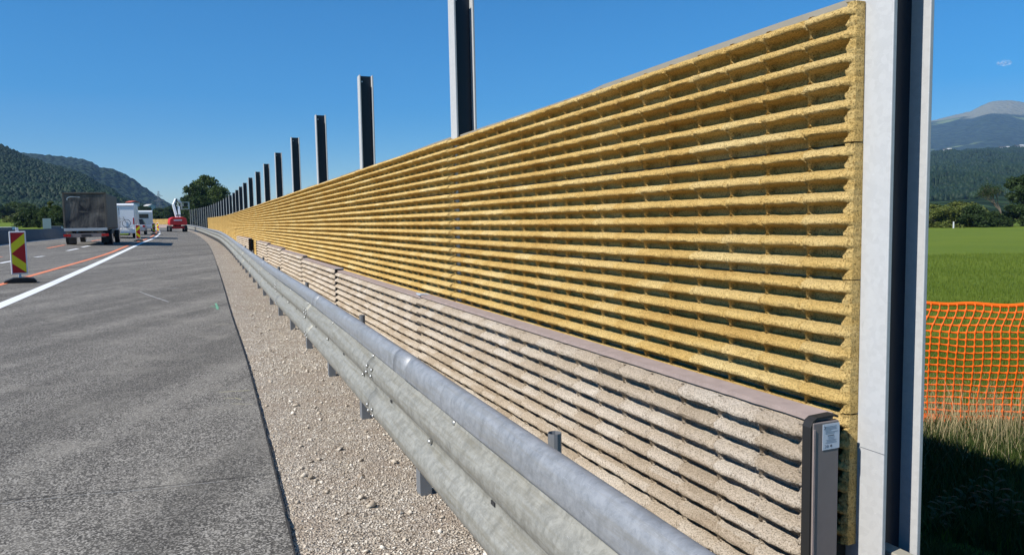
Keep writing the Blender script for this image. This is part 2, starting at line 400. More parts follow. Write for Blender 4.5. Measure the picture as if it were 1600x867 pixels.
# transverse joints, scuffs and spray marks on the new asphalt
def rough_strip(name, pts, w, mat, dz, seed=0):
    V = []; P = []
    for a, b in zip(pts, pts[1:]):
        a, b = gp(*a), gp(*b); n = max(2, int((b-a).length/.03))
        P += [a.lerp(b, i/n) for i in range(n)]
    for i, p in enumerate(P):
        d = (P[min(i+1, len(P)-1)]-P[max(i-1, 0)]); r = Vector((d.y, -d.x, 0)).normalized(); ww = w*(.35+.9*abs(mnoise.noise(Vector((i*.21, seed, 0)))))
        e = .006*mnoise.noise(Vector((i*.13, seed+9, 0)))
        for q in (p+r*(e-ww), p+r*(e+ww)): V.append((q.x, q.y, G(q.x, q.y)+dz))
    return link(name, npmesh(name, V, [(2*i, 2*i+1, 2*i+3, 2*i+2) for i in range(len(P)-1)]), mat, kind='structure')
rough_strip('road_joint', [(-40, 786), (120, 771), (250, 760), (430, 740)], .006, M['crack_and_shadow'], .004, 1)
rough_strip('road_joint', [(-30, 791), (120, 774.5), (250, 763), (360, 751)], .005, M['scuff'], .0045, 2)
rough_strip('road_scuff', [(342, 613), (365, 611.5), (395, 610)], .010, M['lyellow'], .005, 3)
rough_strip('road_scuff', [(350, 623), (368, 622), (380, 625)], .009, M['lyellow'], .005, 4)
rough_strip('road_scuff', [(360, 631), (400, 632)], .005, M['lyellow'], .005, 5)
rough_strip('road_scuff', [(218, 452), (250, 451), (282, 450)], .035, M['scuff'], .005, 6)
rough_strip('road_scuff', [(218, 456), (240, 464), (264, 472)], .035, M['scuff'], .005, 7)
rough_strip('road_scuff', [(328, 441), (350, 441)], .02, M['scuff'], .005, 8)
rough_strip('road_scuff', [(330, 507), (350, 506), (366, 507)], .008, M['lyellow'], .005, 8)
rough_strip('spray_mark_green', [(329, 479), (338, 479.5), (345, 479)], .085, M['lgreen'], .005, 9)
rough_strip('spray_mark_green', [(337, 474), (339, 479), (340, 484)], .05, M['lgreen'], .0052, 10)

# loose stones on the gravel strip
def stones(n, s_lo, s_hi, o_lo, o_hi, rmin, rmax, name):
    base = np.array([(1, 0, 0), (-1, 0, 0), (0, 1, 0), (0, -1, 0), (0, 0, 1), (0, 0, -1)], dtype=float)
    fc = np.array([(0, 2, 4), (2, 1, 4), (1, 3, 4), (3, 0, 4), (2, 0, 5), (1, 2, 5), (3, 1, 5), (0, 3, 5)])
    s = s_lo+(s_hi-s_lo)*rng.random(n)**1.6; o = o_lo+(o_hi-o_lo)*rng.random(n)
    r = rmin+(rmax-rmin)*rng.random(n)**3
    cen = np.zeros((n, 3))
    for i in range(n):
        p, d = off(s[i], o[i]); cen[i] = (p.x, p.y, G(p.x, p.y)-.024)
    cen[:, 2] += r*.25
    V = base[None]*(.65+.6*rng.random((n, 6, 1)))*np.array([1, .85, .6]); V = V+rng.normal(size=(n, 6, 3))*.15
    a = rng.random(n)*6.28; ca, sa = np.cos(a), np.sin(a); X = V[:, :, 0]*ca[:, None]-V[:, :, 1]*sa[:, None]; Y = V[:, :, 0]*sa[:, None]+V[:, :, 1]*ca[:, None]
    V = np.stack([X, Y, V[:, :, 2]], -1)*r[:, None, None]+cen[:, None]
    F = (fc[None]+6*np.arange(n)[:, None, None]).reshape(-1, 3)
    link(name, npmesh(name, V.reshape(-1, 3), F), M['stone'], kind='stuff')
stones(60000, S0+1.2, S0+13, .012, 2.2, .0035, .0125, 'gravel_stones')
stones(14000, S0+8, S0+40, .05, 2.0, .006, .018, 'gravel_stones')
stones(260, S0+1.5, S0+16, .15, 2.0, .022, .042, 'gravel_stones')
stones(900, S0+1.5, S0+16, .02, 2.0, .012, .028, 'gravel_stones')

def spill():
    r_ = random.Random(4); 
    stones(500, S0+1.5, S0+12, -.02, .05, .004, .012, 'gravel_stones')
spill()
# ------------------------------------------------------------------ ribbed wood-concrete slabs
PROF_HI = [(0, .060), (.10, .060), (.22, .060), (.30, .056), (.345, .043), (.38, .027), (.42, .012), (.47, .003), (.55, .0), (.64, .001), (.73, .006), (.81, .015), (.87, .027), (.92, .042), (.96, .055)]
PROF_MD = [(0, .060), (.14, .060), (.29, .057), (.37, .032), (.43, .009), (.52, .0), (.66, .001), (.79, .011), (.88, .029), (.94, .049)]
PROF_LO = [(0, .060), (.26, .058), (.40, .016), (.53, .0), (.72, .005), (.91, .038)]
def slab_mesh(name, L, rows, pit, tiles, depth, q, seed, front=.070, back=.004, rnd=.0014, near_end=False):
    prof = (PROF_LO, PROF_MD, PROF_HI)[q]
    zs = []; ds = []; ts = []
    for r in range(rows):
        for (t, d) in prof: zs.append((r+t)*pit); ds.append(d*depth/.06); ts.append(t)
    zs.append(rows*pit); ds.append(.06*depth/.06); ts.append(1.)
    zs[0] += .0015; zs[-1] -= .0015
    zs = np.array(zs); ds = np.array(ds); ts = np.array(ts)
    tl = L/tiles
    fr = ([0, .05, .5, .95], [0, .025, .06, .14, .5, .86, .94, .975], [0, .008, .018, .032, .052, .08, .115, .155, .21, .35, .5, .65, .79, .845, .885, .92, .948, .968, .982, .992])[q]
    us = [k*tl+f*tl for k in range(tiles) for f in fr]+[L]
    us = [u for u in us if .006 < u < L-.006]; us = np.unique(np.round(np.array([.006]+([.02, .033, .046, .055, .063, .071, .08] if q == 2 else [.04])+us+([L-.08, L-.071, L-.063, L-.055, L-.046, L-.033, L-.02] if q == 2 else [L-.04])+[L-.006]), 5))
    U, Z = np.meshgrid(us, zs, indexing='ij'); D = np.repeat(ds[None], len(us), 0); T = np.repeat(ts[None], len(us), 0)
    du = np.abs(U/tl-np.round(U/tl))*tl
    # thin webs that close the cells
    # lens-shaped cells: the ribs flare towards thin webs that close the cells
    Tw = np.where(T > .9, T-1, T); tt_ = np.abs(Tw-.17)/.27
    qq = tt_**2.4+(np.clip(.048-du, 0, None)/.048)**2.2
    lim = depth*np.interp(Tw, [-.10, -.03, .06, .17, .30, .44], [.74, .56, .44, .40, .30, .14]); lim = lim+(depth-lim)*np.clip((1-qq)/.30, 0, 1)
    D = np.where(Tw < .44, np.minimum(D, lim+.004), D)
    # rounded cell ends
    e = np.clip(1-du/.05, 0, 1)**2; D = D+.009*e*np.clip(1-np.abs(T-.6)/.4, 0, 1)+.011*np.clip(1-du/.008, 0, 1)*(T > .40)
    # closed, chamfered slab ends
    en = U if near_end else U*0+9.; c = np.clip(1-en/.10, 0, 1); full = np.clip((.078-en-.022*np.abs(T-.05-(T>.6))/.3)/.03, 0, 1); full = full*full*(3-2*full)
    D = D*(1-full)+np.minimum(D, .012)*full; D = D+.034*c**2
    r_ = np.random.default_rng(seed)
    if q > 0:
        lo = np.repeat(np.repeat(r_.normal(size=(len(us)//4+2, len(zs)//3+2)), 4, 0), 3, 1)[:len(us), :len(zs)]
        D = D+lo*rnd*.9+r_.normal(size=D.shape)*rnd
        Z = Z+r_.normal(size=Z.shape)*rnd*.8; Z[:, 0] = zs[0]; Z[:, -1] = zs[-1]
    if back < 0: D = np.where(en < .14, np.minimum(D, front-.004), D)
    Uo = U.copy(); inner = (np.abs(U-.006) > 1e-4) & (np.abs(U-(L-.006)) > 1e-4)
    U = U+inner*np.where(T < .42, .006, .010)*np.sin(2*np.pi*(T-.55))*np.clip(1-np.abs(Uo/tl-np.round(Uo/tl))*tl/.10, 0, 1)*np.clip(np.minimum(Uo, L-Uo)/.2, 0, 1)
    Yv = front-D; nu, nz = Z.shape
    V = np.stack([U, Yv, Z], -1).reshape(-1, 3); idx = np.arange(nu*nz).reshape(nu, nz)
    F = np.stack([idx[:-1, :-1], idx[:-1, 1:], idx[1:, 1:], idx[1:, :-1]], -1).reshape(-1, 4)
    # back sheet and rim
    Bv = np.array([(us[0], back, zs[0]), (us[-1], back, zs[0]), (us[-1], back, zs[-1]), (us[0], back, zs[-1])])
    n = len(V); ring = []
    rim_u0 = idx[0, :]; rim_u1 = idx[-1, :]; rim_b = idx[:, 0]; rim_t = idx[:, -1]
    def strip_(r, ax):
        nonlocal V, F
        P = V[r].copy(); P[:, 1] = back; m = len(V); V = np.concatenate([V, P]); j = np.arange(len(r)-1)
        return np.stack([r[j], r[j+1], m+j+1, m+j], -1)
    add = []
    for r in (rim_u0, rim_u1, rim_b, rim_t): add.append(strip_(r, 0))
    m = len(V); V = np.concatenate([V, Bv]); add.append(np.array([[m, m+1, m+2, m+3]]))
    F = np.concatenate([F]+add)
    me = npmesh(name, V, F, False)
    return me
def fixn(me):
    bm = bmesh.new(); bm.from_mesh(me); bmesh.ops.remove_doubles(bm, verts=bm.verts, dist=1e-5); bmesh.ops.recalc_face_normals(bm, faces=bm.faces)
    for f in bm.faces: f.smooth = True
    for e in bm.edges:
        if e.is_manifold and e.calc_face_angle(0) > .9: e.smooth = False
    bm.to_mesh(me); bm.free(); return me
WU = Vector((-.3895, .921, 0)).normalized(); WN = Vector((WU.y, -WU.x, 0)); ANG = math.atan2(WU.y, WU.x)
WALLD = 2.71; TOPZ = 2.635
post_s = [2.42, 7.99, 13.15, 18.15, 23.1, 28.1, 33.0, 38.0, 43.0, 48.0, 53.0, 58.0, 63.0]
post_xy = [WU*s+WN*WALLD for s in post_s]
# beyond the straight the wall follows the edge of the road
sE = S0; best = 1e9
for i in range(NE):
    d_ = (EDGE[i]-Vector(post_xy[-1][:2])).length
    if d_ < best: best = d_; sE = i
off_last = best
k = 1
while sE+k*5 < NE-3 and k < 46:
    p, d = off(sE+k*5, off_last); post_xy.append(Vector((p.x, p.y, 0))); k += 1
NP = len(post_xy)
def wall_rise(y): return .8*sm(60, 200, y)
YEL_END = next((i for i, p in enumerate(post_xy) if i > 8 and proj((p.x, p.y, 2.6))[0] < 328), 22)
FAR_START = next((i for i, p in enumerate(post_xy) if i > 8 and proj((p.x, p.y, 2.6))[0] < 291), 40)
print('posts', NP, 'yellow end', YEL_END, 'far start', FAR_START, 'last', [round(v) for v in proj(post_xy[-1]+Vector((0, 0, 3)))])

# steel H posts
H_FLW = .20; H_DEP = .24; H_T = .022
def post_meshes():
    m = MB(); h = H_FLW/2; zt = 4.26; zb = -.6
    m.box(-h, h, -H_T, 0, zb, zt).box(-h, h, -H_DEP, -H_DEP+H_T, zb, zt)
    a = m
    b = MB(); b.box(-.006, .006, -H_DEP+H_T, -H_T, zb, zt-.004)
    return a, b
fm, wm = post_meshes()
pr0 = empty('steel_post')
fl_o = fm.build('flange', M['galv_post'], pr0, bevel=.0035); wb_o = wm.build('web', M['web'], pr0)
hole = MB(); hole.tube([(-.0062, -.06, 4.16), (-.0088, -.06, 4.16)], .014, 8); hole.build('lifting_hole', M['galv'], pr0)
for i, p in enumerate(post_xy):
    if i >= FAR_START-1: break
    o = pr0 if i == 0 else copy_tree(pr0)
    nx_ = post_xy[min(i+1, NP-1)]; pv = post_xy[max(i-1, 0)]; d = (nx_-pv)
    o.location = (p.x, p.y, wall_rise(p.y)+random.uniform(-.015, .015)) if i else (p.x-WU.x*.035, p.y-WU.y*.035, 0); o.rotation_euler.z = math.atan2(d.y, d.x)+random.uniform(-.01, .01)
    if i: o.rotation_euler.x = random.uniform(-.004, .004); o.rotation_euler.y = random.uniform(-.004, .004)
    if i == 0: lab = 'big galvanised steel H post at the right end of the yellow ribbed wall'
    elif i < YEL_END: lab = f'{nth(i+1)} galvanised steel H post counted from the right end of the yellow wall'
    else: lab = f'bare dark steel H post in the far row, {nth(i-YEL_END+1)} beyond the yellow wall'
    tag(o, lab, 'steel post', 'steel H posts of the noise barrier')

# seam around the nearest post, low down
MB().box(-H_FLW/2-.001, H_FLW/2+.001, .0, .0012, .66, .662).build('weld_line', M['ink'], pr0)

qual = lambda i: 2 if i < 2 else (1 if i < 6 else 0)
SLH = 0.605; cache = {}
def add_bay(i, a, b, rise, label, far=False):
    d = b-a; L = d.length; q = qual(i); key = (q, round(L, 1), i if i < 3 else i % 2)
    r0 = empty('noise_barrier_panel', (a.x, a.y, rise), math.atan2(d.y, d.x), label=label, cat='noise barrier', group='yellow ribbed noise barrier bays')
    tiles = max(4, round(L/.285))
    for sidx in range(4):
        kk = (key, sidx if q == 2 else sidx % 2)
        if kk not in cache: cache[kk] = fixn(slab_mesh('slab', L, 6, .1003, tiles, .090, q, 100+i*7+sidx, .096, .0055, .0014, i == 0))
        o = link('slab', cache[kk], M['yellow'] if q else M['yellow'], r0)
        o.location = (0, random.uniform(-.006, .006)+(.014 if i % 2 else 0), TOPZ-.008-SLH*(sidx+1)+random.uniform(-.003, .003))
        o.rotation_euler.z = random.uniform(-.0012, .0012)
    if q > 0 or i < 14:
        m = MB(); m.box(.02, L-.02, -.16, -.028, TOPZ-4*SLH-.3, TOPZ-.01)
        m.build('core', M['backing'], r0)
        # uneven grey strip above the ribs
        V = []; n = 24
        for j in range(n+1):
            x = .02+(L-.04)*j/n; h = TOPZ+.030+.004*math.sin(j*.35+i)+.002*random.random()-(.012 if j > n*.45 else 0)
            V += [(x, -.155, TOPZ-.012), (x, -.03, TOPZ-.012), (x, -.03, h), (x, -.155, h)]
        F = [tuple(np.array((a_, b_, b_+4, a_+4))+4*j) for j in range(n) for a_, b_ in ((0, 1), (1, 2), (2, 3), (3, 0))]+[(0, 3, 2, 1), (4*n, 4*n+1, 4*n+2, 4*n+3)]
        me = bpy.data.meshes.new('cap'); me.from_pydata(V, [], F); link('cap', fixn(me), M['backing'], r0)
        mm = MB(); mm.box(.18, L-.18, -.0275, -.004, .2, TOPZ-.03); mm.build('bearing_layer', M['backing'], r0)
for i in range(YEL_END):
    ds_ = 'nearest' if i == 0 else nth(i+1)
    add_bay(i, post_xy[i], post_xy[i+1], wall_rise(post_xy[i].y), f'{ds_} bay of yellow ribbed noise wall from the right end')
# the finished stretch far away round the bend
for j, i in enumerate(range(FAR_START, min(NP-1, FAR_START+12))):
    a, b = post_xy[i], post_xy[i+1]; d = b-a; L = d.length
    r0 = empty('noise_barrier_panel', (a.x, a.y, wall_rise(a.y)), math.atan2(d.y, d.x), label=f'small far yellow wall bay round the bend behind the boom lift, {nth(j+1)} of its run', cat='noise barrier', group='far yellow noise barrier bays')
    kk = ('far', round(L, 1))
    if kk not in cache: cache[kk] = fixn(slab_mesh('slab', L, 12, .1, 5, .072, 0, 5, .080))
    link('slab', cache[kk], M['yellow'], r0, (0, 0, TOPZ-1.2)); 
    MB().box(0, L, -.1, .06, -.1, TOPZ-1.21).build('lower_slab', M['mauve'], r0)

# ------------------------------------------------------------------ low barrier in front of the wall
BAR_D = 2.45
def low_panel(s0, s1, top, i, label, endpost=False, farpost=False):
    a = WU*s0+WN*BAR_D; L = s1-s0; q = 2 if i == 0 else (1 if i < 4 else 0)
    r0 = empty('low_barrier_block', (a.x, a.y, 0), ANG, label=label, cat='low noise barrier', group='low beige ribbed barrier blocks behind the guardrail')
    me = fixn(slab_mesh('ribbed_face', L, 8, .108, round(L/.305), .078, q, 900+i, .082, .002, .0018, i == 0))
    link('ribbed_face', me, M['beige'], r0, (0, 0, top-.890))
    MB().box(.01, L-.01, -.095, -.002, -.2, top-.02).build('core', M['backing'], r0)
    V = []; n = int(L/.04)
    for j in range(n+1):
        x = .004+(L-.008)*j/n; e = .018+.006*mnoise.noise(Vector((x*9, i, 0)))+.004*random.random()
        V += [(x, -.097, top-.015), (x, e, top-.015), (x, e, top+.006+.002*random.random()), (x, -.097, top+.012)]
    F = [tuple(np.array((a_, b_, b_+4, a_+4))+4*j) for j in range(n) for a_, b_ in ((0, 1), (1, 2), (2, 3), (3, 0))]+[(0, 3, 2, 1), (4*n, 4*n+1, 4*n+2, 4*n+3)]
    me = bpy.data.meshes.new('cap'); me.from_pydata(V, [], F); link('cap', fixn(me), M['mauve'], r0)
    return r0
bl = [(2.41, 8.54, 0.824, 'nearest low beige ribbed barrier block with a white sticker on its end'),
      (8.56, 14.24, 0.804, 'low beige ribbed barrier block between two joints, next beyond the sticker block'),
      (14.32, 19.21, 0.838, 'low beige ribbed block just beyond the dark gap post'),
      (19.23, 24.20, 0.904, 'fourth low beige ribbed barrier block from the sticker end'),
      (24.22, 29.12, 0.950, 'fifth low beige ribbed barrier block from the sticker end'),
      (29.14, 34.28, 1.006, 'sixth low beige block, ending at the open gap'),
      (39.64, 45.48, 1.016, 'low pale ribbed block standing beyond the open gap'),
      (45.50, 52.08, 0.994, 'farthest low pale ribbed block beyond the open gap')]
blocks = [low_panel(a, b, t, i, lab) for i, (a, b, t, lab) in enumerate(bl)]
# end of the nearest block: plate, strap, sticker
b0 = blocks[0]; tz = .824
m = MB(); m.box(-.030, -.003, -.097, .050, -.2, tz-.012); pl = m.build('end_plate', M['endplate'], b0, bevel=.004)
# strap: inverted U of black rubber
sy0, sy1 = -.100, .062
pts = [(sy1, -.2), (sy1, tz-.03), (sy1-.012, tz-.004), (sy1-.035, tz+.010), (sy0+.02, tz+.014), (sy0, tz+.006)]
ins = [(sy0+.004, tz-.004), (sy0+.022, tz+.004), (sy1-.037, tz+.000), (sy1-.020, tz-.014), (sy1-.010, tz-.035), (sy1-.010, -.2)]
MB().prism(pts+ins, 'x', -.026, .022).build('rubber_strap', M['rubber'], b0, bevel=.002)
MB().prism([(sy1-.012, -.2), (sy1-.012, tz-.04), (sy1-.022, tz-.04), (sy1-.022, -.2)], 'x', -.0335, -.030).build('plate_lip', M['mauve'], b0)
st = MB(); st.box(-.0322, -.0308, -.098, -.002, tz-.135, tz-.022); stk = st.build('sticker', M['sticker'], b0)
ink = MB()
def ibar(y0, y1, z, h=.0016): ink.box(-.0328, -.0323, y0, y1, z-h/2, z+h/2)
zt = tz-.022
rs = random.Random(3)
for j, (yy, ln) in enumerate([(.020, .060), (.020, .058), (.020, .062), (.012, .03), (.004, .07), (.004, .05)]):
    ibar(-.016-ln+.0-.004, -.016, zt-.012-j*.006, .0011)
ibar(-.066, -.030, zt-.052, .0035)
for j, ln in enumerate([.04, .03, .06, .05, .065]): ibar(-.050-ln/2, -.050+ln/2, zt-.060-j*.0058, .0009)
# black emblem dot and crescent logo
ink.tube([(-.0323, -.050, zt-.098), (-.0329, -.050, zt-.098)], .0052, 14)
cr = []
for k in range(9):
    a_ = R(70+k*27); cr.append((-.010+.0065*math.cos(a_), zt-.016+.0075*math.sin(a_)))
for k in range(8, -1, -1):
    a_ = R(70+k*27); cr.append((-.0085+.0045*math.cos(a_), zt-.0155+.0058*math.sin(a_)))
for k in range(8):
    q4 = [cr[k], cr[k+1], cr[16-k], cr[17-k]]; ink.prism(q4, 'x', -.0329, -.0323)
# CE letters
def arc(cy, cz, r, a0, a1, wd=.0016, n=10):
    for k in range(n):
        t0 = R(a0+(a1-a0)*k/n); t1 = R(a0+(a1-a0)*(k+1)/n)
        ink.prism([(cy+r*math.cos(t0), cz+r*math.sin(t0)), (cy+r*math.cos(t1), cz+r*math.sin(t1)), (cy+(r-wd)*math.cos(t1), cz+(r-wd)*math.sin(t1)), (cy+(r-wd)*math.cos(t0), cz+(r-wd)*math.sin(t0))], 'x', -.0329, -.0323)
# local y grows towards the road, i.e. to the left for the reader: the letters open to -y
arc(-.016, zt-.098, .0062, 70, 290); arc(-.029, zt-.098, .0062, 70, 290)
ink.box(-.0329, -.0323, -.0345, -.0232, zt-.0988, zt-.0972)
ink.build('print', M['ink'], stk)
# joint hardware: metal clip on the first joint, dark posts at the second joint and at the gap
clip = MB(); a = WU*8.55+WN*BAR_D
clip.prism([(-.098, .815), (.03, .825), (.03, .848), (-.098, .838)], 'x', -.012, .16)
clip.build('joint_clip', M['galv'], None, bevel=.003, loc=(a.x, a.y, 0), rz=ANG, label='shiny metal clip folded over the first joint of the low barrier', cat='metal clip')
def gap_post(s, top, lab, w_=.07):
    a = WU*s+WN*BAR_D; r0 = empty('barrier_post', (a.x, a.y, 0), ANG, label=lab, cat='barrier post', group='dark posts between the low barrier blocks')
    MB().box(-w_/2, w_/2, .050, .062, -.2, top).box(-w_/2, w_/2, -.098, -.088, -.2, top).build('flange', M['dark'], r0)
    MB().box(-.006, .006, -.088, .050, -.2, top-.003).build('web', M['dark'], r0)
    MB().box(-w_*.6, w_*.6, -.1, .064, top+.001, top+.009).build('head_plate', M['galv'], r0, bevel=.002)
gap_post(14.28, .84, 'dark steel post in the second joint of the low barrier', .05)
gap_post(34.4, 1.0, 'dark steel post closing the near side of the open gap in the low barrier', .14)
gap_post(39.5, 1.02, 'grey steel post on the far side of the open gap in the low barrier', .22)

# ------------------------------------------------------------------ guardrail
RO = .82     # offset of the posts' front from the asphalt edge
gr = empty('guardrail', label='long galvanised guardrail with round top tube curving along the gravel strip', cat='guardrail')
p0, _ = off(S0+3, RO); gr.location = (p0.x, p0.y, G(p0.x, p0.y)); GL = Vector(gr.location)
def prof_w():
    P = [(.012, .252), (.020, .262), (.028, .285), (.060, .312), (.078, .345), (.080, .375), (.072, .405), (.045, .440), (.014, .462), (.006, .478), (.006, .505), (.014, .520), (.045, .542), (.072, .575), (.080, .605), (.078, .635), (.060, .668), (.028, .695), (.020, .715), (.012, .727)]
    return P
PW = [(o+.055, .235+(z-.252)*1.07) for o, z in prof_w()]
def prof_tube():
    P = [(.046, .803), (.044, .82)]
    for k in range(0, 17):
        a = math.pi*(1-k/16); P.append((.098+.054*math.cos(a), .838+.086*math.sin(a)**.9))
    return P+[(.153, .812), (.152, .803), (.146, .798), (.10, .799), (.056, .799), (.046, .803)]
PT = prof_tube()
def sweep(name, prof, s0, s1, mat, parent, step=.5, scale=1.0, dents=.0, dz=0):
    """prof: (offset towards the road, height)"""
    n = max(2, int((s1-s0)/step)); V = []; uv = []
    for i in range(n+1):
        s = s0+(s1-s0)*i/n
        gpt, _ = off(s, RO-.1); zz = G(gpt.x, gpt.y)
        for j, (o, z) in enumerate(prof):
            w_ = dents*mnoise.noise(Vector((s*.9, j*.2, 3)))
            p, d = off(s, RO-(o*scale)-w_); V.append((p.x-GL.x, p.y-GL.y, zz+z+dz-GL.z))
    m = len(prof); F = [(i*m+j, i*m+j+1, (i+1)*m+j+1, (i+1)*m+j) for i in range(n) for j in range(m-1)]
    me = npmesh(name, V, F, True)
    uvl = me.uv_layers.new(name='UVMap'); li = np.empty(len(me.loops), dtype=np.int32); me.loops.foreach_get('vertex_index', li)
    acc = [0]
    for a_, b_ in zip(prof, prof[1:]): acc.append(acc[-1]+math.hypot(a_[0]-b_[0], a_[1]-b_[1]))
    acc = np.array(acc); U = (s0+(s1-s0)*(li//m)/n); Vv = acc[li % m]
    uvl.data.foreach_set('uv', np.stack([U, Vv], -1).astype(np.float32).ravel())
    o = link(name, me, mat, parent)
    sol = o.modifiers.new('t', 'SOLIDIFY'); sol.thickness = .004; sol.offset = 0
    return o
gs0 = S0-1.0; seg = 4.0; nseg = 40
gseg = [gs0+1.35+seg*k for k in range(-1, nseg)]
for k, s in enumerate(gseg):
    st_ = .25 if k < 6 else 1.
    if s+seg > NE-3: break
    sweep('rail_beam', PW, s, s+seg+.28, M['rail'], gr, st_, 1.0, .003, .0012*(k % 2))
    if k < 22: sweep('top_tube', PT, s-.9, s+seg-.9+.0, M['top'], gr, st_, 1.0, .003, 0)
    # tube sleeve visible at the joint
    if k < 12: 
        PT2 = [(.098+(o-.098)*1.02, .86+(z-.86)*1.02) for o, z in PT]
        sweep('tube_sleeve', PT2, s-.9-.16, s-.9+.16, M['top'], gr, .16)
if NE-3 > gseg[22]-.9: sweep('top_tube', PT, gseg[22]-.9, min(NE-4, gseg[-1]), M['top'], gr, 2.)
# posts and bolts
zc = MB()
for k in range(0, 60):
    s = gs0+.69+2.0*k
    if s > NE-6: break
    p, d = off(s, RO); z = G(p.x, p.y); m = MB()
    tall = .955 if k % 2 == 1 else .80
    m.box(-.05, .05, -.075, -.071, -.7, tall-0).box(-.05, .05, -.004, 0, -.7, tall-.1) if False else None
    m.box(-.05, -.046, -.078, -.004, -.7, .78).box(-.046, .05, -.008, -.004, -.7, .78).box(-.046, .05, -.078, -.074, -.7, .78)
    o = m.build('guardrail_post', M['zinc_dark'], gr, loc=(p.x-GL.x, p.y-GL.y, z-GL.z), rz=math.atan2(d.y, d.x))
    if k < 14:
        b = MB()
        for zz in (.49,): b.tube([(0, .010, zz), (0, .030, zz)], .017, 10)
        b.build('bolt', M['bolt'], o)
        e = MB(); e.tube([(.0, -.040, .80), (.0, -.040, .895)], .026, 12, cap=False)
        if k % 2 == 1: e.build('tube_stub', M['zinc_dark'], o)
for k, s in enumerate(gseg[:9]):
    for dd in (.05, .22):
        for zz, oo in ((.325, .130), (.370, .136), (.612, .136), (.655, .130)):
            p, d = off(s+dd, RO-oo-.004); r = Vector((d.y, -d.x)); q = p-r*.012; z = G(p.x, p.y)+zz
            b = MB(); b.tube([(p.x-GL.x, p.y-GL.y, z-GL.z), (q.x-GL.x, q.y-GL.y, z+.002-GL.z)], [.016, .009], 8); b.build('lap_bolt', M['bolt'], gr, smooth=True)
# bolts with slotted dark holes along the upper fold and the middle fold
for k in range(26):
    s = gs0+1.6+1.0*k
    for zz, oo in ((.722, .068), (.490, .062)):
        p, d = off(s+(.5 if zz < .6 else 0), RO-oo); r = Vector((d.y, -d.x)); z = G(p.x, p.y)+zz
        b = MB(); a_ = Vector((p.x-GL.x, p.y-GL.y, z-GL.z)); dv = Vector((d.x, d.y, 0)); rv = Vector((r.x, r.y, 0))
        b.bar(a_-dv*.022-rv*.004, a_+dv*.022-rv*.004, .006, .018); b.build('slot', M['dark'], gr)
        if k % 2 == 0: c = MB(); c.tube([a_-rv*.004-dv*.012, a_-rv*.024-dv*.012], [.015, .010], 9); c.build('bolt', M['bolt'], gr, smooth=True)

# small tan cable box at the foot of the nearest post
a = WU*2.25+WN*2.745
MB().box(-.02, .22, -.11, -.035, -.1, .205).build('cable_box', M['stubtan'], bevel=.006, loc=(a.x, a.y, 0), rz=ANG, label='small tan box between the flanges at the foot of the big post', cat='cable box')

# ------------------------------------------------------------------ leaves and plants
def leaf_cloud(n, cfun, size, flat=.0, seed=0, asp=.6):
    r_ = np.random.default_rng(seed); cen = cfun(r_, n); n = len(cen)
    a = r_.normal(size=(n, 3)); a /= np.linalg.norm(a, axis=1)[:, None]; b = r_.normal(size=(n, 3)); b -= a*(a*b).sum(1)[:, None]; b /= np.linalg.norm(b, axis=1)[:, None]
    s = size*(.6+.8*r_.random(n))[:, None]; a = a*s; b = b*s*asp
    V = np.stack([cen-a, cen+b*.8, cen+a, cen-b*.8], 1).reshape(-1, 3); F = np.arange(4*n).reshape(n, 4); return V, F
def crown_pts(h0, h1, rad, clumps, seed, shape='round'):
    def f(r_, n):
        cl = []
        while len(cl) < clumps:
            t = r_.random(); z = h0+(h1-h0)*t
            if shape == 'cone': rr = rad*(1-t)**.8+.15*rad*(t < .1)
            elif shape == 'bush': rr = rad*math.sqrt(max(0, 1-t**2))
            else: rr = rad*math.sqrt(max(.02, 1-(2*t-1)**2))*(1.0-.25*t)
            a = r_.random()*6.283; q = rr*(r_.random()**.45)
            cl.append((q*math.cos(a), q*math.sin(a), z, rad*(.16+.2*r_.random())*(.55 if shape == 'cone' else 1)))
        cl = np.array(cl); k = r_.integers(0, clumps, n); d = r_.normal(size=(n, 3)); d /= np.linalg.norm(d, axis=1)[:, None]
        rr = r_.random(n)**.4
        return cl[k, :3]+d*(rr*cl[k, 3])[:, None]*np.array([1, 1, .75])
    return f
TREE = {}
def tree_proto(kind):
    if kind in TREE: return TREE[kind]
    sh, h, rad, cl, n, size, mat, asp = dict(
        oak=('round', 12, 5.2, 70, 9000, .26, 'leaf', .7), oak2=('round', 12, 4.4, 60, 8000, .26, 'leafd', .7),
        pine=('cone', 13, 3.3, 90, 8000, .24, 'leafd', .4), bush=('bush', 4, 3.4, 60, 7000, .17, 'leaf2', .7), bushd=('bush', 4, 3.0, 60, 7000, .17, 'leafd', .7), poplar=('round', 14, 2.6, 60, 7000, .24, 'leaf2', .7))[kind]
    h0 = {'round': h*.2, 'cone': h*.06, 'bush': .05}[sh]
    V, F = leaf_cloud(n, crown_pts(h0, h*.97, rad, cl, len(TREE)+3, sh), size, seed=len(TREE)+11, asp=asp)
    crown = npmesh('crown', V, F); crown.materials.append(M[mat])
    t = MB(); t.tube([(0, 0, -.5), (.05, .03, h*.3), (.0, .08, h*.6), (.1, 0, h*.85)], [h*.028, h*.02, h*.012, h*.004], 8)
    rr = random.Random(5)
    for k in range(9):
        a = rr.random()*6.28; z = h*(.25+.06*k); t.tube([(0, 0, z), (math.cos(a)*rad*.4, math.sin(a)*rad*.4, z+h*.06), (math.cos(a)*rad*.75, math.sin(a)*rad*.75, z+h*.14)], [h*.01, h*.006, h*.002], 5)
    tm = t.build('trunk', M['bark']); tme = tm.data; bpy.data.objects.remove(tm)
    TREE[kind] = (crown, tme, h); return TREE[kind]
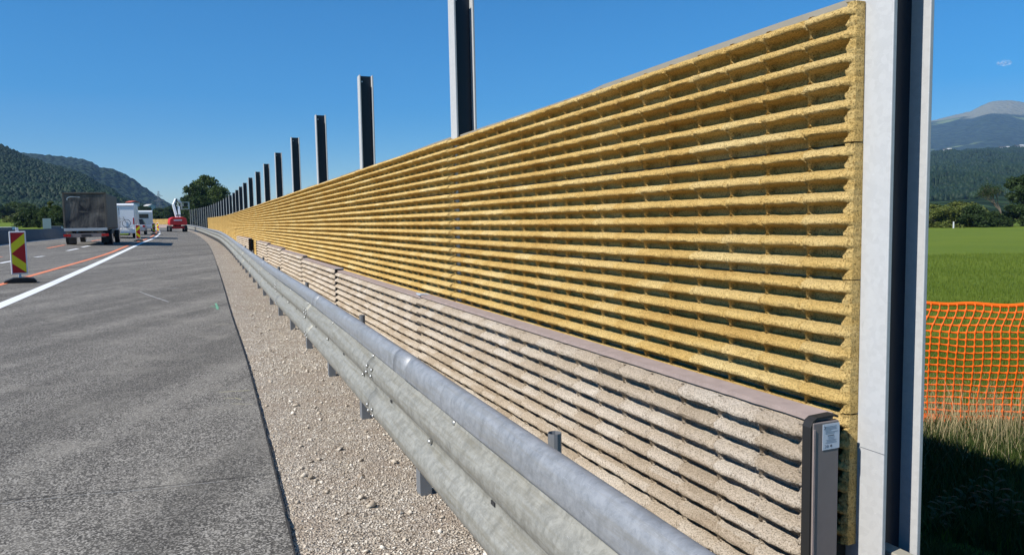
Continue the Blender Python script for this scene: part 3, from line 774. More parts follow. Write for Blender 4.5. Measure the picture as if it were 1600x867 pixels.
def tree(kind, x, y, z, height, label, cat='tree', group=None, name='tree', wide=1.):
    crown, tme, h = tree_proto(kind); s = height/h
    r0 = empty(name, (x, y, z), random.random()*6.28, label=label, cat=cat, group=group)
    r0.scale = (s*wide, s*wide, s)
    link('crown', crown, None, r0); link('trunk', tme, None, r0); return r0
def tree_px(kind, px, ytop, dist, zb, label, **k):
    p = at(px, ytop, dist); return tree(kind, p.x, p.y, zb, p.z-zb, label, **k)
# big trees behind the far end of the wall
tree_px('oak', 322, 277, 175, 0, 'tallest broad green tree behind the far row of bare posts', wide=.95)
tree_px('oak2', 302, 287, 170, 0, 'dark green tree left of the tallest tree, above the boom lift', wide=.85)
tree_px('oak', 340, 293, 160, 0, 'shorter green tree right of the tallest tree behind the posts', wide=.9)
tree_px('oak2', 312, 305, 150, 0, 'low dark tree in front of the tallest tree beside the lift basket', wide=1.2)
# tree line across the valley end
tl = [(178, 322, 'oak'), (190, 326, 'poplar'), (201, 324, 'oak2'), (212, 328, 'oak'), (222, 322, 'oak2'), (232, 326, 'poplar'), (241, 330, 'oak'), (250, 325, 'oak2'), (259, 329, 'oak'), (268, 322, 'oak2'), (277, 325, 'oak'), (287, 321, 'oak2'), (295, 327, 'oak')]
for j, (px, yt, kd) in enumerate(tl):
    tree_px(kd, px, yt, 330+8*(j % 3), 1.0, f'{nth(j+1)} tree from the left in the distant tree line behind the traffic', group='distant tree line', wide=1.5)
# bushes left of the road behind the concrete barrier
for px, yt, dist, kd, wd, lab in [(3, 322, 260, 'oak2', 1.6, 'dark tree at the left picture edge behind the green meadow'), (22, 317, 270, 'oak', 1.5, 'round mid green tree above the green meadow'), (40, 318, 265, 'oak', 1.4, 'green tree next to the meadow under the dark hill'),
        (38, 332, 190, 'bush', 1.5, 'olive green bush at the right corner of the meadow'), (52, 328, 130, 'bushd', 1.3, 'dark purple-green bush at the meadow corner'), (60, 330, 120, 'oak2', .9, 'dark bushy tree left of the white sign back'),
        (70, 324, 118, 'oak', .8, 'yellowish bushy tree above the white sign back'), (80, 314, 125, 'poplar', 1.2, 'tallest yellow green tree beside the grey truck'), (88, 322, 110, 'oak', .8, 'green bushy tree touching the left edge of the grey truck'), (93, 335, 100, 'bushd', 1.0, 'low dark bush behind the concrete barrier by the truck')]:
    p = at(px, yt, dist); tree_px(kd, px, yt, dist, G(p.x, p.y)+.2, lab, wide=wd)
# right field edge
for px, yt, dist, kd, wd, lab in [(1462, 322, 118, 'bush', 1.2, 'yellow green hedge bush right beside the big post at the field edge'), (1500, 318, 121, 'bush', 1.3, 'broad sunlit green hedge bush in the middle of the field edge'), (1522, 323, 116, 'bushd', 1.1, 'dark green hedge bush under the leafless tree'),
        (1553, 332, 118, 'bushd', 1.3, 'low dark bush right of the leafless tree'), (1600, 274, 122, 'oak2', 1.15, 'dark green tree cut by the right picture edge'), (1583, 322, 120, 'bushd', 1.1, 'low hedge bush below the dark tree at the right edge')]:
    tree_px(kd, px, yt, dist, -.6, lab, wide=wd)
# leafless tree
p = at(1566, 276, 117); rd = random.Random(8)
td = empty('bare_tree', (p.x, p.y, -.5), label='half leafless brown tree at the field edge on the right', cat='tree'); tb = MB(); tips = []
def branch(a, d, L, r, n):
    b = a+d*L; mid = a.lerp(b, .5)+Vector((rd.uniform(-1, 1), rd.uniform(-1, 1), 0))*L*.06
    tb.tube([a, mid, b], [r, r*.8, r*.6], 5, cap=False)
    if n == 0: tips.append(b); return
    for k in range(3):
        e = (d+Vector((rd.uniform(-1, 1), rd.uniform(-1, 1), rd.uniform(-.25, .5)))*.75).normalized(); branch(b, e, L*rd.uniform(.6, .8), r*.6, n-1)
branch(Vector((0, 0, 0)), Vector((0, 0, 1)), 2.2, .16, 5); tb.build('trunk', M['deadbark'], td)
tt = np.array([tuple(t_) for t_ in tips]); V, F = leaf_cloud(2600, lambda r_, n: tt[r_.integers(0, len(tt), n)]+r_.normal(size=(n, 3))*.25, .09, seed=4); me = npmesh('crown', V, F); link('crown', me, M['leafd'], td)
# white field marker post
p = at(1490, 349, 112); MB().box(-.09, .09, -.05, .05, -.8, p.z+.25, .02).build('marker_post', M['white'], loc=(p.x, p.y, 0), label='small white marker post at the far edge of the field', cat='marker post')

# ------------------------------------------------------------------ orange safety net with grass
na = Vector((2.6, 7.55)); nb = Vector((7.6, 6.75)); nl = (nb-na).length; nd = (nb-na)/nl
def netpt(u, v):
    """u metres along, v 0 top .. 1 thick band .. 1.6 skirt"""
    x = u+.03*mnoise.noise(Vector((u*1.1, v*2, 0)))+(.10*sm(.25, 0, v)*math.sin(u*1.0)); sag = .06*mnoise.noise(Vector((u*.6, 0, 5)))+.02*mnoise.noise(Vector((u*3, v*4, 1)))
    p = na+nd*x; nrm = Vector((nd.y, -nd.x))
    if v <= 1: z = .83-.012*u+sag-1.14*v; o = .07*mnoise.noise(Vector((u*.8, v*1.5, 2)))
    else: z = -.31-.012*u-.15*min(1, (v-1)*2.2)+.04*mnoise.noise(Vector((u*2.5, v*6, 2))); o = (v-1)*1.6+.10*mnoise.noise(Vector((u*2, v*3, 2)))
    q = p+nrm*o; return (q.x, q.y, z)
V = []; F = []
def quadstrip(P, wv):
    n = len(V)
    for (u, v), (du, dv) in zip(P, wv):
        V.append(netpt(u-du, v-dv)); V.append(netpt(u+du, v+dv))
    for i in range(len(P)-1): F.append((n+2*i, n+2*i+1, n+2*i+3, n+2*i+2))
cw, ch = .078, .0585; nu = int(nl/cw); rows = [ch*i for i in range(18)]+[1.0+.045*i for i in range(1, 14)]
for v in rows:
    P = []; W = []
    for i in range(nu*6+1):
        u = i*cw/6; t = abs((i % 6)-3)/3; P.append((u, v)); th = .0068+.0055*t**2
        if v == 0: th = .016
        if abs(v-17*ch) < .01: th = .024
        W.append((0, th))
    quadstrip(P, W)
for i in range(nu+1):
    u = i*cw; P = []; W = []
    nn = 17*4
    for j in range(nn+1):
        v = j*ch/4; t = abs((j % 4)-2)/2; P.append((u+(.012*mnoise.noise(Vector((i*.3, v*3, 0)))), v)); W.append((.0055+.007*t**2, 0))
    quadstrip(P, W)
    P = [(u+.01*j, 1.0+.045*j/2) for j in range(0, 26)]; quadstrip(P, [(.007, 0)]*len(P))
net = empty('safety_net', (na.x, na.y, 0), label='sagging orange plastic safety net standing in the grass', cat='safety net')
Vn = np.array(V)-np.array([na.x, na.y, 0]); me = npmesh('netting', Vn, F); o = link('netting', me, M['orange'], net)
sol = o.modifiers.new('t', 'SOLIDIFY'); sol.thickness = .002
for u in (.45, 2.62, 4.9):
    q = netpt(u, 0); MB().tube([(q[0]-na.x+.0, q[1]-na.y+.10, -.8), (q[0]-na.x, q[1]-na.y+.10, q[2]+.0)], .009, 8).build('stake', M['deadbark'], net)

def blades(n, pf, hmin, hmax, wd, mat, name, seed, lean=.35, segs=2):
    r_ = np.random.default_rng(seed); V = []; F = []
    P = pf(r_, n); n = len(P); h = hmin+(hmax-hmin)*r_.random(n)**1.5; a = r_.random(n)*6.283; le = lean*r_.random(n)*h; la = r_.random(n)*6.283
    dx = np.cos(a)*wd/2; dy = np.sin(a)*wd/2; lx = np.cos(la)*le; ly = np.sin(la)*le
    rows_ = []
    for k in range(segs+1):
        t = k/segs; w_ = (1-t**1.3)*.98+.02; c = P+np.stack([lx*t**2, ly*t**2, h*t], -1)
        rows_ += [c-np.stack([dx*w_, dy*w_, 0*dx], -1), c+np.stack([dx*w_, dy*w_, 0*dx], -1)]
    V = np.stack(rows_, 1).reshape(-1, 3); m = 2*(segs+1)
    F = np.concatenate([np.stack([np.arange(n)*m+2*k, np.arange(n)*m+2*k+1, np.arange(n)*m+2*k+3, np.arange(n)*m+2*k+2], -1) for k in range(segs)])
    return link(name, npmesh(name, V, F), mat, kind='stuff')
def area(y0, y1, pw=1.):
    def f(r_, n):
        d = y0+(y1-y0)*r_.random(n)**pw; px = 1380+r_.random(n)*290; X = (px-800)/FOC*d
        Z = np.array([ground_z(x, y) for x, y in zip(X, d)]); return np.stack([X, d, Z], -1)
    return f
blades(30000, area(4.4, 13, .8), .05, .16, .006, M['bladem'], 'grass', 1)
blades(26000, area(13, 40, .9), .06, .16, .016, M['bladem'], 'grass', 2)
def nearnet(spread, lo=0., hi=nl):
    def f(r_, n):
        u = lo+(hi-lo)*r_.random(n); o = r_.normal(size=n)*spread+spread*.6
        X = na.x+nd.x*u+nd.y*o; Y = na.y+nd.y*u-nd.x*o; Z = np.array([ground_z(x, y) for x, y in zip(X, Y)]); return np.stack([X, Y, Z], -1)
    return f
blades(3200, nearnet(.45), .22, .72, .0045, M['straw'], 'dry_grass', 3, .55, 4)
blades(14000, nearnet(.5), .06, .26, .005, M['straw'], 'dry_grass', 5, .8, 3)
blades(3000, nearnet(.6), .08, .22, .010, M['weed'], 'weeds', 4, .5, 3)
blades(16000, area(2.6, 4.9, 1.), .03, .10, .010, M['weed'], 'weeds', 16, .5, 2)
# rough herbs in the wall's shadow
blades(14000, area(4.5, 7.2, 1.), .08, .26, .014, M['weed'], 'weeds', 6, .6, 3)
def tall_weed(x, y, h, label, seed):
    z = ground_z(x, y); r0 = empty('tall_weed', (x, y, z), label=label, cat='weed', group='tall leafy weeds beside the big post'); rr = random.Random(seed)
    tipx = rr.uniform(-.03, .12)
    MB().tube([(0, 0, -.05), (tipx*.3, 0, h*.5), (tipx, 0, h)], [.006, .005, .002], 6).build('stem', M['weed'], r0)
    V = []; F = []
    nl_ = int(h/.022)
    for k in range(nl_):
        t = .2+.8*k/nl_; c = Vector((tipx*t*t, 0, h*t)); a = k*2.4+rr.random()*.5; L = (.11*(1-t)+.05)*rr.uniform(.8, 1.2); d = Vector((math.cos(a), math.sin(a), 0)); s_ = Vector((-d.y, d.x, 0))*L*.16
        n = len(V); pts_ = [c, c+d*L*.4+Vector((0, 0, L*.30)), c+d*L*.75+Vector((0, 0, L*.38)), c+d*L+Vector((0, 0, L*.25))]; ww = [.3, 1, .8, .05]
        for p_, w_ in zip(pts_, ww): V += [tuple(p_-s_*w_), tuple(p_+s_*w_)]
        F += [(n, n+1, n+3, n+2), (n+2, n+3, n+5, n+4), (n+4, n+5, n+7, n+6)]
    me = bpy.data.meshes.new('leaves'); me.from_pydata(V, [], F); link('leaves', me, M['weed'], r0)
for px, py, dist, lab, sd_ in [(1556, 716, 5.0, 'tallest dark leafy weed in front of the orange net', 1), (1503, 745, 5.2, 'smaller dark leafy weed left of the tallest one', 2), (1480, 765, 5.0, 'low dark weed close to the big post', 3), (1580, 770, 4.9, 'dark weed right of the tallest one at the picture edge', 4), (1530, 760, 5.1, 'dark weed just left of the tallest weed', 5), (1460, 775, 4.8, 'dark weed touching the big post', 6)]:
    p = at(px, py, dist); tall_weed(p.x, p.y, max(.2, p.z-ground_z(p.x, p.y)), lab, sd_)

# ------------------------------------------------------------------ concrete barrier and far-side traffic
def cbar():
    prof = [(-.30, 0), (-.30, .08), (-.14, .30), (-.09, .88), (.09, .88), (.14, .30), (.30, .08), (.30, 0)]
    V = []; s0, s1 = 2, NE-6; n = int((s1-s0)/2)
    for i in range(n+1):
        s = s0+(s1-s0)*i/n; c, _ = off(s, -12.15); zz = G(c.x, c.y)-.03
        for o, z in prof:
            p, d = off(s, -12.15+o); V.append((p.x, p.y, zz+z))
    m = len(prof); F = [(i*m+j, i*m+(j+1) % m, (i+1)*m+(j+1) % m, (i+1)*m+j) for i in range(n) for j in range(m)]
    link('median_barrier', npmesh('median_barrier', V, F), M['concrete'], label='long grey concrete median barrier on the left side of the road', cat='concrete barrier')
cbar()

def wheel(parent, x, y, r, w_, name='wheel'):
    t = MB(); t.tube([(x-w_/2, y, r), (x-w_/2+.02, y, r), (x+w_/2-.02, y, r), (x+w_/2, y, r)], [r*.88, r, r, r*.88], 20); o = t.build(name, M['rubber'], parent)
    h = MB(); h.tube([(x-w_/2-.004, y, r), (x+w_/2+.004, y, r)], r*.55, 14); h.build('rim', M['silver'], o); return o
def place(e, px, py, heading=None):
    p = gp(px, py); e.location = (p.x, p.y, p.z)
    i = min(range(NE), key=lambda k_: (EDGE[k_]-Vector((p.x, p.y))).length); _, d, _ = frame(i)
    e.rotation_euler.z = math.atan2(d.y, d.x)-math.pi/2 + (heading or 0); return p
# local frame of vehicles: x right, y forward, z up, origin on the ground at the rear centre
# --- tarpaulin truck
tk = empty('box_truck', label='grey tarpaulin box truck with a sagging back driving away', cat='truck')
W2 = 1.12; Ht = 3.12
t_ = MB()
n = 14; V = []; F = []
for i in range(n+1):
    for j in range(n+1):
        u = i/n; v = j/n; bulge = -.05*math.sin(math.pi*u)*math.sin(math.pi*v)+.02*mnoise.noise(Vector((u*5, v*5, 1)))*min(1, 6*u*(1-u))*min(1, 6*v*(1-v))
        V.append((-W2+.09+(2*W2-.18)*u, .015-bulge*.8, 1.0+(Ht-.14-1.0)*v))
F = [(i*(n+1)+j, (i+1)*(n+1)+j, (i+1)*(n+1)+j+1, i*(n+1)+j+1) for i in range(n) for j in range(n)]
bt = link('rear_tarpaulin', npmesh('rear_tarpaulin', V, F, True), M['tarp'], tk)
MB().box(-W2, W2, .06, 6.6, .98, Ht-.03).build('box_body', M['tarps'], tk, bevel=.04)
MB().box(-W2-.01, -W2+.09, -.02, .06, .9, Ht).box(W2-.09, W2+.01, -.02, .06, .9, Ht).box(-W2-.01, W2+.01, -.02, .06, Ht-.09, Ht).build('rear_frame', M['tarps'], tk, bevel=.01)
MB().box(-W2, W2, -.05, .06, .86, 1.02).build('sill', M['silver'], tk, bevel=.01)
MB().box(-W2+.12, W2-.12, -.02, .08, .48, .72).build('underrun_bar', M['endplate'], tk, bevel=.015)
for sx in (-1, 1):
    MB().box(sx*.98-.19, sx*.98+.19, -.035, -.022, .53, .68).build('tail_light', M['tail'], tk)
MB().box(-.26, .26, -.032, -.022, .52, .65).build('licence_plate', M['dark'], tk)
MB().box(-.45, -.35, .1, 6.4, .6, .86).box(.35, .45, .1, 6.4, .6, .86).build('chassis', M['dark'], tk)
for x in (-.86, .86): MB().box(x-.2, x+.2, .95, .97, .12, .75).build('mudflap', M['rubber'], tk)
for x in (-.7, 0, .7): MB().box(x-.02, x+.02, -.006, .05, .86, 1.12).build('strap', M['dark'], tk)
for x in (-.98, .98): wheel(tk, x, 1.5, .46, .5)
for x in (-1.02, 1.02): wheel(tk, x, 6.9, .44, .28)
MB().box(-1.12, 1.12, 6.75, 8.3, .6, 2.5, .05, .12).build('cab', M['whiteb'], tk, bevel=.08)
c_ = MB()
for k in range(8):      # worn pale crescent emblem on the tarpaulin
    a0 = R(90+k*14); a1 = R(90+(k+1)*14); cx_, cz_ = -.62, 2.72
    c_.prism([(cx_+.30*math.cos(a0)*1.0, cz_+.17*math.sin(a0)), (cx_+.30*math.cos(a1), cz_+.17*math.sin(a1)), (cx_+.25*math.cos(a1), cz_+.12*math.sin(a1)), (cx_+.25*math.cos(a0), cz_+.12*math.sin(a0))], 'y', -.006, -.003)
c_.prism([(-.62, 2.84), (-.24, 2.86), (-.20, 2.81), (-.62, 2.89)], 'y', -.006, -.003)
c_.build('emblem', M['silver'], bt)
pT = place(tk, 136, 383.5); 
# --- white motorhome
mh = empty('motorhome', label='white motorhome with bicycles on its rear rack driving ahead of the truck', cat='motorhome')
MB().prism([(0, .45), (0, 2.86), (.12, 2.98), (5.2, 2.98), (5.6, 2.75), (6.2, 1.7), (7.2, 1.3), (7.3, .45)], 'x', -1.14, 1.14).build('body', M['whiteb'], mh, bevel=.05)
MB().box(-.95, -.05, -.012, -.002, 2.05, 2.62).build('rear_window', M['glass'], mh, bevel=.01)
MB().box(-1.12, 1.12, -.10, 0, .42, .82).build('bumper', M['white'], mh, bevel=.04)
MB().box(-1.0, 1.0, -.06, -.002, 2.78, 2.86).build('top_trim', M['white'], mh, bevel=.01)
for sx in (-1, 1): MB().box(sx*1.05-.05, sx*1.05+.05, -.02, -.001, 1.2, 1.75).build('tail_light', M['tail'], mh, bevel=.01)
for x in (-.95, .95): wheel(mh, x, 1.7, .35, .25); wheel(mh, x, 6.3, .35, .25)
bk = empty('bicycle'); bk.parent = None
rk = MB(); rk.box(-.9, .9, -.45, -.4, .92, .96).box(-.9, .9, -.2, -.16, .92, .96).box(-.5, -.46, -.45, 0, .9, .94).box(.46, .5, -.45, 0, .9, .94).box(-.02, .02, -.12, -.08, .9, 1.9); rk.build('bike_rack', M['silver'], mh)
def ring(mb, cx, cy, cz, r, th, n=18):
    mb.tube([(cx+r*math.cos(2*math.pi*k/n), cy, cz+r*math.sin(2*math.pi*k/n)) for k in range(n+1)], th, 5, cap=False)
tr_ = []
for cx in (-.52, .50):
    m = MB(); ring(m, cx, -.3, 1.29, .32, .02); m.build('bicycle_wheel', M['dark'], bk)
m = MB(); m.tube([(-.52, -.3, 1.29), (-.05, -.3, 1.27), (.30, -.3, 1.68), (-.25, -.3, 1.68), (-.05, -.3, 1.27)], .018, 6).tube([(-.25, -.3, 1.68), (-.52, -.3, 1.29)], .012, 5).tube([(.28, -.3, 1.82), (.50, -.3, 1.29)], .018, 6).tube([(-.28, -.3, 1.84), (-.22, -.3, 1.6)], .014, 5).box(-.40, -.18, -.36, -.24, 1.84, 1.88); m.build('bicycle_frame', M['dark'], bk)
MB().tube([(.28, -.55, 1.86), (.28, -.05, 1.86)], .014, 6).build('handlebar', M['dark'], bk)
pM = place(mh, 189, 372.5)
bk.location = mh.location; bk.rotation_euler = mh.rotation_euler; tag(bk, 'dark bicycle carried on the rear rack of the white motorhome', 'bicycle')
# --- silver estate car
def car(name, label, px, py, col, scale=1., flip=0, x_off=0):
    e = empty(name, label=label, cat='car')
    body = [(0, .35), (-.02, .8), (.08, .98), (.95, 1.0), (3.2, .98), (4.3, .78), (4.45, .4)]
    MB().prism(body, 'x', -.88, .88).build('body', col, e, bevel=.07, smooth=False)
    m = MB(); m.add([(-.82, .10, .96), (.82, .10, .96), (.82, 3.3, .98), (-.82, 3.3, .98), (-.66, .45, 1.5), (.66, .45, 1.5), (.66, 2.2, 1.52), (-.66, 2.2, 1.52)], [(3, 2, 1, 0), (4, 5, 6, 7), (0, 1, 5, 4), (1, 2, 6, 5), (2, 3, 7, 6), (3, 0, 4, 7)]); m.build('windows', M['glass'], e, bevel=.03)
    MB().box(-.66, .66, .42, 2.25, 1.505, 1.55).build('roof', col, e, bevel=.02)
    for x in (-.8, .8): wheel(e, x, .85, .32, .2); wheel(e, x, 3.55, .32, .2)
    for sx in (-1, 1): MB().box(sx*.74-.1, sx*.74+.1, -.03, .02, .72, .92).build('tail_light', M['tail'], e, bevel=.01)
    MB().box(-.26, .26, -.03, -.02, .55, .66).build('licence_plate', M['white'], e)
    e.scale = (scale,)*3; place(e, px, py, flip); e.location.z -= .62 if flip else 0; return e
car('silver_car', 'silver car driving between the motorhome and the camper van', 212, 367, M['silver'], 1.15)
car('parked_car', 'dark windowed white car whose roof shows over the concrete barrier at the left edge', 14, 372, M['whiteb'], 1.08, math.pi)
car('parked_car', 'silver car roof showing over the concrete barrier beside the truck', 90, 366, M['silver'], 1.05, math.pi)
# --- camper ahead
cv = empty('camper_van', label='white framed camper with a grey rear wall, farthest vehicle on the road', cat='camper van')
MB().prism([(0, .5), (0, 2.9), (.15, 3.0), (5, 3.0), (5.6, 2.2), (6.6, 1.3), (6.7, .5)], 'x', -1.15, 1.15).build('body', M['whiteb'], cv, bevel=.06)
MB().box(-1.02, 1.02, -.02, -.003, .95, 2.72).build('rear_panel', M['silver'], cv, bevel=.01)
MB().box(-.6, .6, -.03, -.022, 1.9, 2.5).build('rear_window', M['glass'], cv)
MB().box(-1.1, 1.1, -.08, 0, .4, .8).build('bumper', M['silver'], cv, bevel=.03)
for x in (-.95, .95): wheel(cv, x, 1.6, .36, .25); wheel(cv, x, 5.6, .36, .25)
place(cv, 226, 361.5)

# --- chevron beacons
def beacon(px, py, h, label, sc=1., turn=0, col='red'):
    e = empty('traffic_beacon', label=label, cat='traffic beacon', group='red and yellow beacons along the orange line')
    wv, z0, z1 = .172, .20, 1.24
    MB().box(-wv, wv, -.012, .012, z0, z1).build('frame', M['white'], e, bevel=.03, seg=3)
    pn = MB().box(-wv+.03, wv-.03, -.0145, -.0125, z0+.03, z1-.03).build('panel', M[col], e)
    a = wv-.03; m = MB(); zc_ = (z0+z1)/2; b = .0165
    def band(x0, za, x1, zb, hgt):
        m.add([(x0, -b, za), (x1, -b, zb), (x1, -b, zb+hgt), (x0, -b, za+hgt), (x0, -.0148, za), (x1, -.0148, zb), (x1, -.0148, zb+hgt), (x0, -.0148, za+hgt)], [(0, 1, 2, 3), (7, 6, 5, 4), (0, 4, 5, 1), (1, 5, 6, 2), (2, 6, 7, 3), (3, 7, 4, 0)])
    band(-a, zc_-.02, a, zc_+.24, .235); band(-a, zc_-.10, a, zc_-.45, .0)
    m.v = m.v[:8]; m.f = m.f[:6]
    # lower arm, falling to the right
    m.add([(-a, -b, zc_-.02), (-a, -b, zc_-.25), (a, -b, z0+.035), (a, -b, z0+.25), (-a, -.0148, zc_-.02), (-a, -.0148, zc_-.25), (a, -.0148, z0+.035), (a, -.0148, z0+.25)], [(0, 1, 2, 3), (7, 6, 5, 4), (0, 4, 5, 1), (1, 5, 6, 2), (2, 6, 7, 3), (3, 7, 4, 0)])
    m.build('chevron', M['yelsign' if col == 'red' else 'dark'], pn)
    MB().box(-.03, .03, .014, .05, .05, 1.33).build('post', M['white'], e, bevel=.005)
    f = MB(); f.prism([(-.34, .0), (-.32, .05), (-.14, .12), (.14, .12), (.28, .09), (.34, .03), (.34, 0)], 'y', -.20, .20); f.build('foot', M['rubber'], e, bevel=.015)
    p = gp(px, py); e.location = (p.x, p.y, p.z+.007); e.rotation_euler.z = math.atan2(-p.x, p.y)*-1*-1+turn; e.scale = (sc,)*3
    k_ = h/(FOC*1.13/(p.y))*1.0; return e, p
def fit_beacon(px, pyb, ytop, label, turn=0, col='red'):
    e, p = beacon(px, pyb, 1, label, 1, turn, col); yt = proj(Vector((p.x, p.y, p.z+1.24)))[1]; yb = proj(p)[1]
    s_ = (pyb-ytop)/(yb-yt); e.scale = (s_,)*3; print('beacon scale', s_)
fit_beacon(32, 441.5, 362, 'large red and yellow chevron beacon on a black rubber foot at the left')
fit_beacon(216.5, 377, 351.5, 'second red and yellow beacon beside the orange line near the silver car')
fit_beacon(240.5, 366.5, 349, 'third beacon, small, left one of the far pair', .3)
fit_beacon(247, 364, 348.5, 'small far beacon turned towards the side, right one of the far pair', -.5)

# --- red articulated boom lift
bl_ = empty('boom_lift', label='red and white articulated boom lift standing on the asphalt', cat='boom lift')
MB().box(-.95, .95, .2, 2.6, .45, .85).build('chassis', M['redm'], bl_, bevel=.05)
for x in (-1.05, 1.05): wheel(bl_, x, .3, .46, .36); wheel(bl_, x, 2.5, .46, .36)
MB().prism([(-1.15, 1.0), (-1.22, 1.35), (-1.1, 1.95), (-.7, 2.15), (.7, 2.15), (1.1, 1.95), (1.22, 1.35), (1.15, 1.0)], 'y', -.35, 1.9).build('counterweight', M['redm'], bl_, bevel=.08)
MB().box(-.6, .5, -.36, -.352, 1.62, 1.78).build('stripe', M['white'], bl_)
MB().tube([(0, 1.2, .85), (0, 1.2, 1.05)], .55, 18).build('turntable', M['dark'], bl_)
LZ = lambda p: (p[0], p[1], 2.1+(p[2]-2.1)*.78)
MB().bar(LZ((-.08, .4, 2.1)), LZ((-.42, .9, 4.5)), .30, .34).bar(LZ((.32, .4, 2.1)), LZ((.28, 1.0, 4.2)), .30, .34).bar(LZ((-.42, .9, 4.5)), LZ((-.02, 1.2, 5.6)), .24, .26).bar(LZ((.02, 1.2, 5.6)), LZ((.75, 1.4, 4.9)), .20, .22).build('boom', M['whiteb'], bl_, bevel=.02)
MB().bar(LZ((.12, .45, 2.2)), LZ((-.1, .8, 4.4)), .1).bar(LZ((-.3, .7, 3.2)), LZ((-.1, 1.0, 4.9)), .09).box(-.2, .5, .3, .9, 2.14, 2.5).bar(LZ((.1, 1.1, 5.7)), LZ((-.05, 1.1, 4.0)), .12).build('cylinder', M['dark'], bl_)
m = MB()
bx0, bx1, bz0, bz1 = .75, 1.75, 3.7, 5.0
for x in (bx0, bx1):
    for y in (.9, 1.7): m.bar(LZ((x, y, bz0)), LZ((x, y, bz1)), .09)
for z in (bz0+.02, (bz0+bz1)/2, bz1):
    for y in (.9, 1.7): m.bar(LZ((bx0, y, z)), LZ((bx1, y, z)), .09)
    for x in (bx0, bx1): m.bar(LZ((x, .9, z)), LZ((x, 1.7, z)), .09)
m.box(bx0, bx1, .9, 1.7, LZ((0,0,bz0))[2]-.05, LZ((0,0,bz0))[2]); m.build('basket', M['silver'], bl_)
MB().box(1.0, 1.5, .8, .9, 3.7, 4.0).build('control_box', M['dark'], bl_)
pL = place(bl_, 279, 362.3, .1); print('lift at', pL)
# --- white sign back among the bushes, plus far buildings
p = at(73.5, 352, 88); zz = G(p.x, p.y)
sg = empty('sign_board', (p.x, p.y, zz), .5, label='pale sign board seen from behind in front of the bushes left of the truck', cat='sign')
hp = (p.z-zz); MB().box(-.42, .42, -.02, .02, hp-.4, hp+.8).build('board', M['silver'], sg, bevel=.01); MB().box(-.04, .04, .02, .08, -.3, hp+.7).build('post', M['silver'], sg)
M['rooft'] = paint('red_roof_tiles', (.45, .10, .06), .8); M['wallw'] = paint('white_render', (.6, .58, .54), .8)
def house(px, ytop, ybot, wpx, dist, label, roof):
    p = at(px, ybot, dist); h = (ybot-ytop)/FOC*dist; w2 = wpx/FOC*dist/2; e = empty('house', (p.x, p.y, p.z), label=label, cat='house')
    MB().box(-w2, w2, 0, 9, -1.5, h*.55).build('wall', M['wallw'], e)
    MB().prism([(-.6, h*.5), (4.5, h), (9.6, h*.5), (9.6, h*.45), (-.6, h*.45)], 'x', -w2*1.08, w2*1.08).build('roof', roof, e)
    for k in (-.5, .1, .6): MB().box(w2*k-.5, w2*k+.5, -.03, 0, h*.1, h*.35).build('window', M['glass'], e)
house(201, 313.5, 319, 9, 420, 'distant house with a red roof above the motorhome', M['rooft'])
house(227.5, 319, 325, 8, 430, 'distant white house on the wooded slope above the camper', M['wallw'])
house(21, 338, 345, 9, 285, 'small dark roofed barn at the edge of the left meadow', M['tarps'])
for j, (px, py) in enumerate([(31, 341), (34.5, 340.5), (38, 340)]):
    house(px, py-2.5, py+1, 2.6, 300, f'tiny pale farm building behind the left meadow, {nth(j+1)} from the left', M['wallw'])
# --- lattice pylon
p = at(249, 330, 900); pt = at(249, 299, 900); hh = pt.z-p.z+18
py = empty('power_pylon', (p.x, p.y, p.z-18), label='thin lattice power pylon beyond the tree line above the boom lift', cat='power pylon')
m = MB()
for k in range(7):
    z0_, z1_ = hh*k/7, hh*(k+1)/7; w0_, w1_ = 3.2*(1-k/7)+.5, 3.2*(1-(k+1)/7)+.5
    for sx, sy in ((-1, -1), (1, -1), (1, 1), (-1, 1)):
        m.bar((sx*w0_, sy*w0_, z0_), (sx*w1_, sy*w1_, z1_), .22)
    m.bar((-w0_, -w0_, z0_), (w1_, -w1_, z1_), .12).bar((w0_, -w0_, z0_), (-w1_, -w1_, z1_), .12)
m.build('mast', M['zinc_dark'], py)
for zf, ww in ((.72, 6.), (.86, 5.)):
    MB().bar((-ww, 0, hh*zf), (ww, 0, hh*zf), .25).bar((-ww, 0, hh*zf), (0, 0, hh*zf+1.8), .3).bar((ww, 0, hh*zf), (0, 0, hh*zf+1.8), .3).build('cross_arm', M['zinc_dark'], py)

# ------------------------------------------------------------------ left meadow slope, hills, mountains
def hillmesh(name, sil, d0, d1, z0, mat, amp, nscale, cols=120, rows=36, shape=1.3, smooth=True, bump_top=0):
    px = np.linspace(sil[0][0], sil[-1][0], cols); sy = np.interp(px, [a for a, _ in sil], [b for _, b in sil]); V = []
    for i in range(cols):
        rtop = at(px[i], sy[i], d1); 
        jit_ = bump_top*mnoise.noise(Vector((px[i]*.15, 0, 0)))
        for j in range(rows+4):
            if j < rows:
                t = j/(rows-1); dist = d0+(d1-d0)*t; q = at(px[i], sy[i], dist); z = z0+(rtop.z+jit_-z0)*t**shape
                z += amp*mnoise.fractal(Vector((q.x, q.y, 0))*nscale, 1.0, 2.0, 4)*math.sin(math.pi*min(1, t*1.02))**.7
            else:
                t = (j-rows+1)/4; dist = d1*(1+.25*t); q = at(px[i], sy[i], dist); z = (rtop.z+jit_)*(1-t*1.2)
            V.append((q.x, q.y, z))
    m = rows+4; F = [(i*m+j, (i+1)*m+j, (i+1)*m+j+1, i*m+j+1) for i in range(cols-1) for j in range(m-1)]
    return link(name, npmesh(name, V, F, smooth), mat, kind='structure'), np.array(V).reshape(cols, m, 3)[:, :rows]
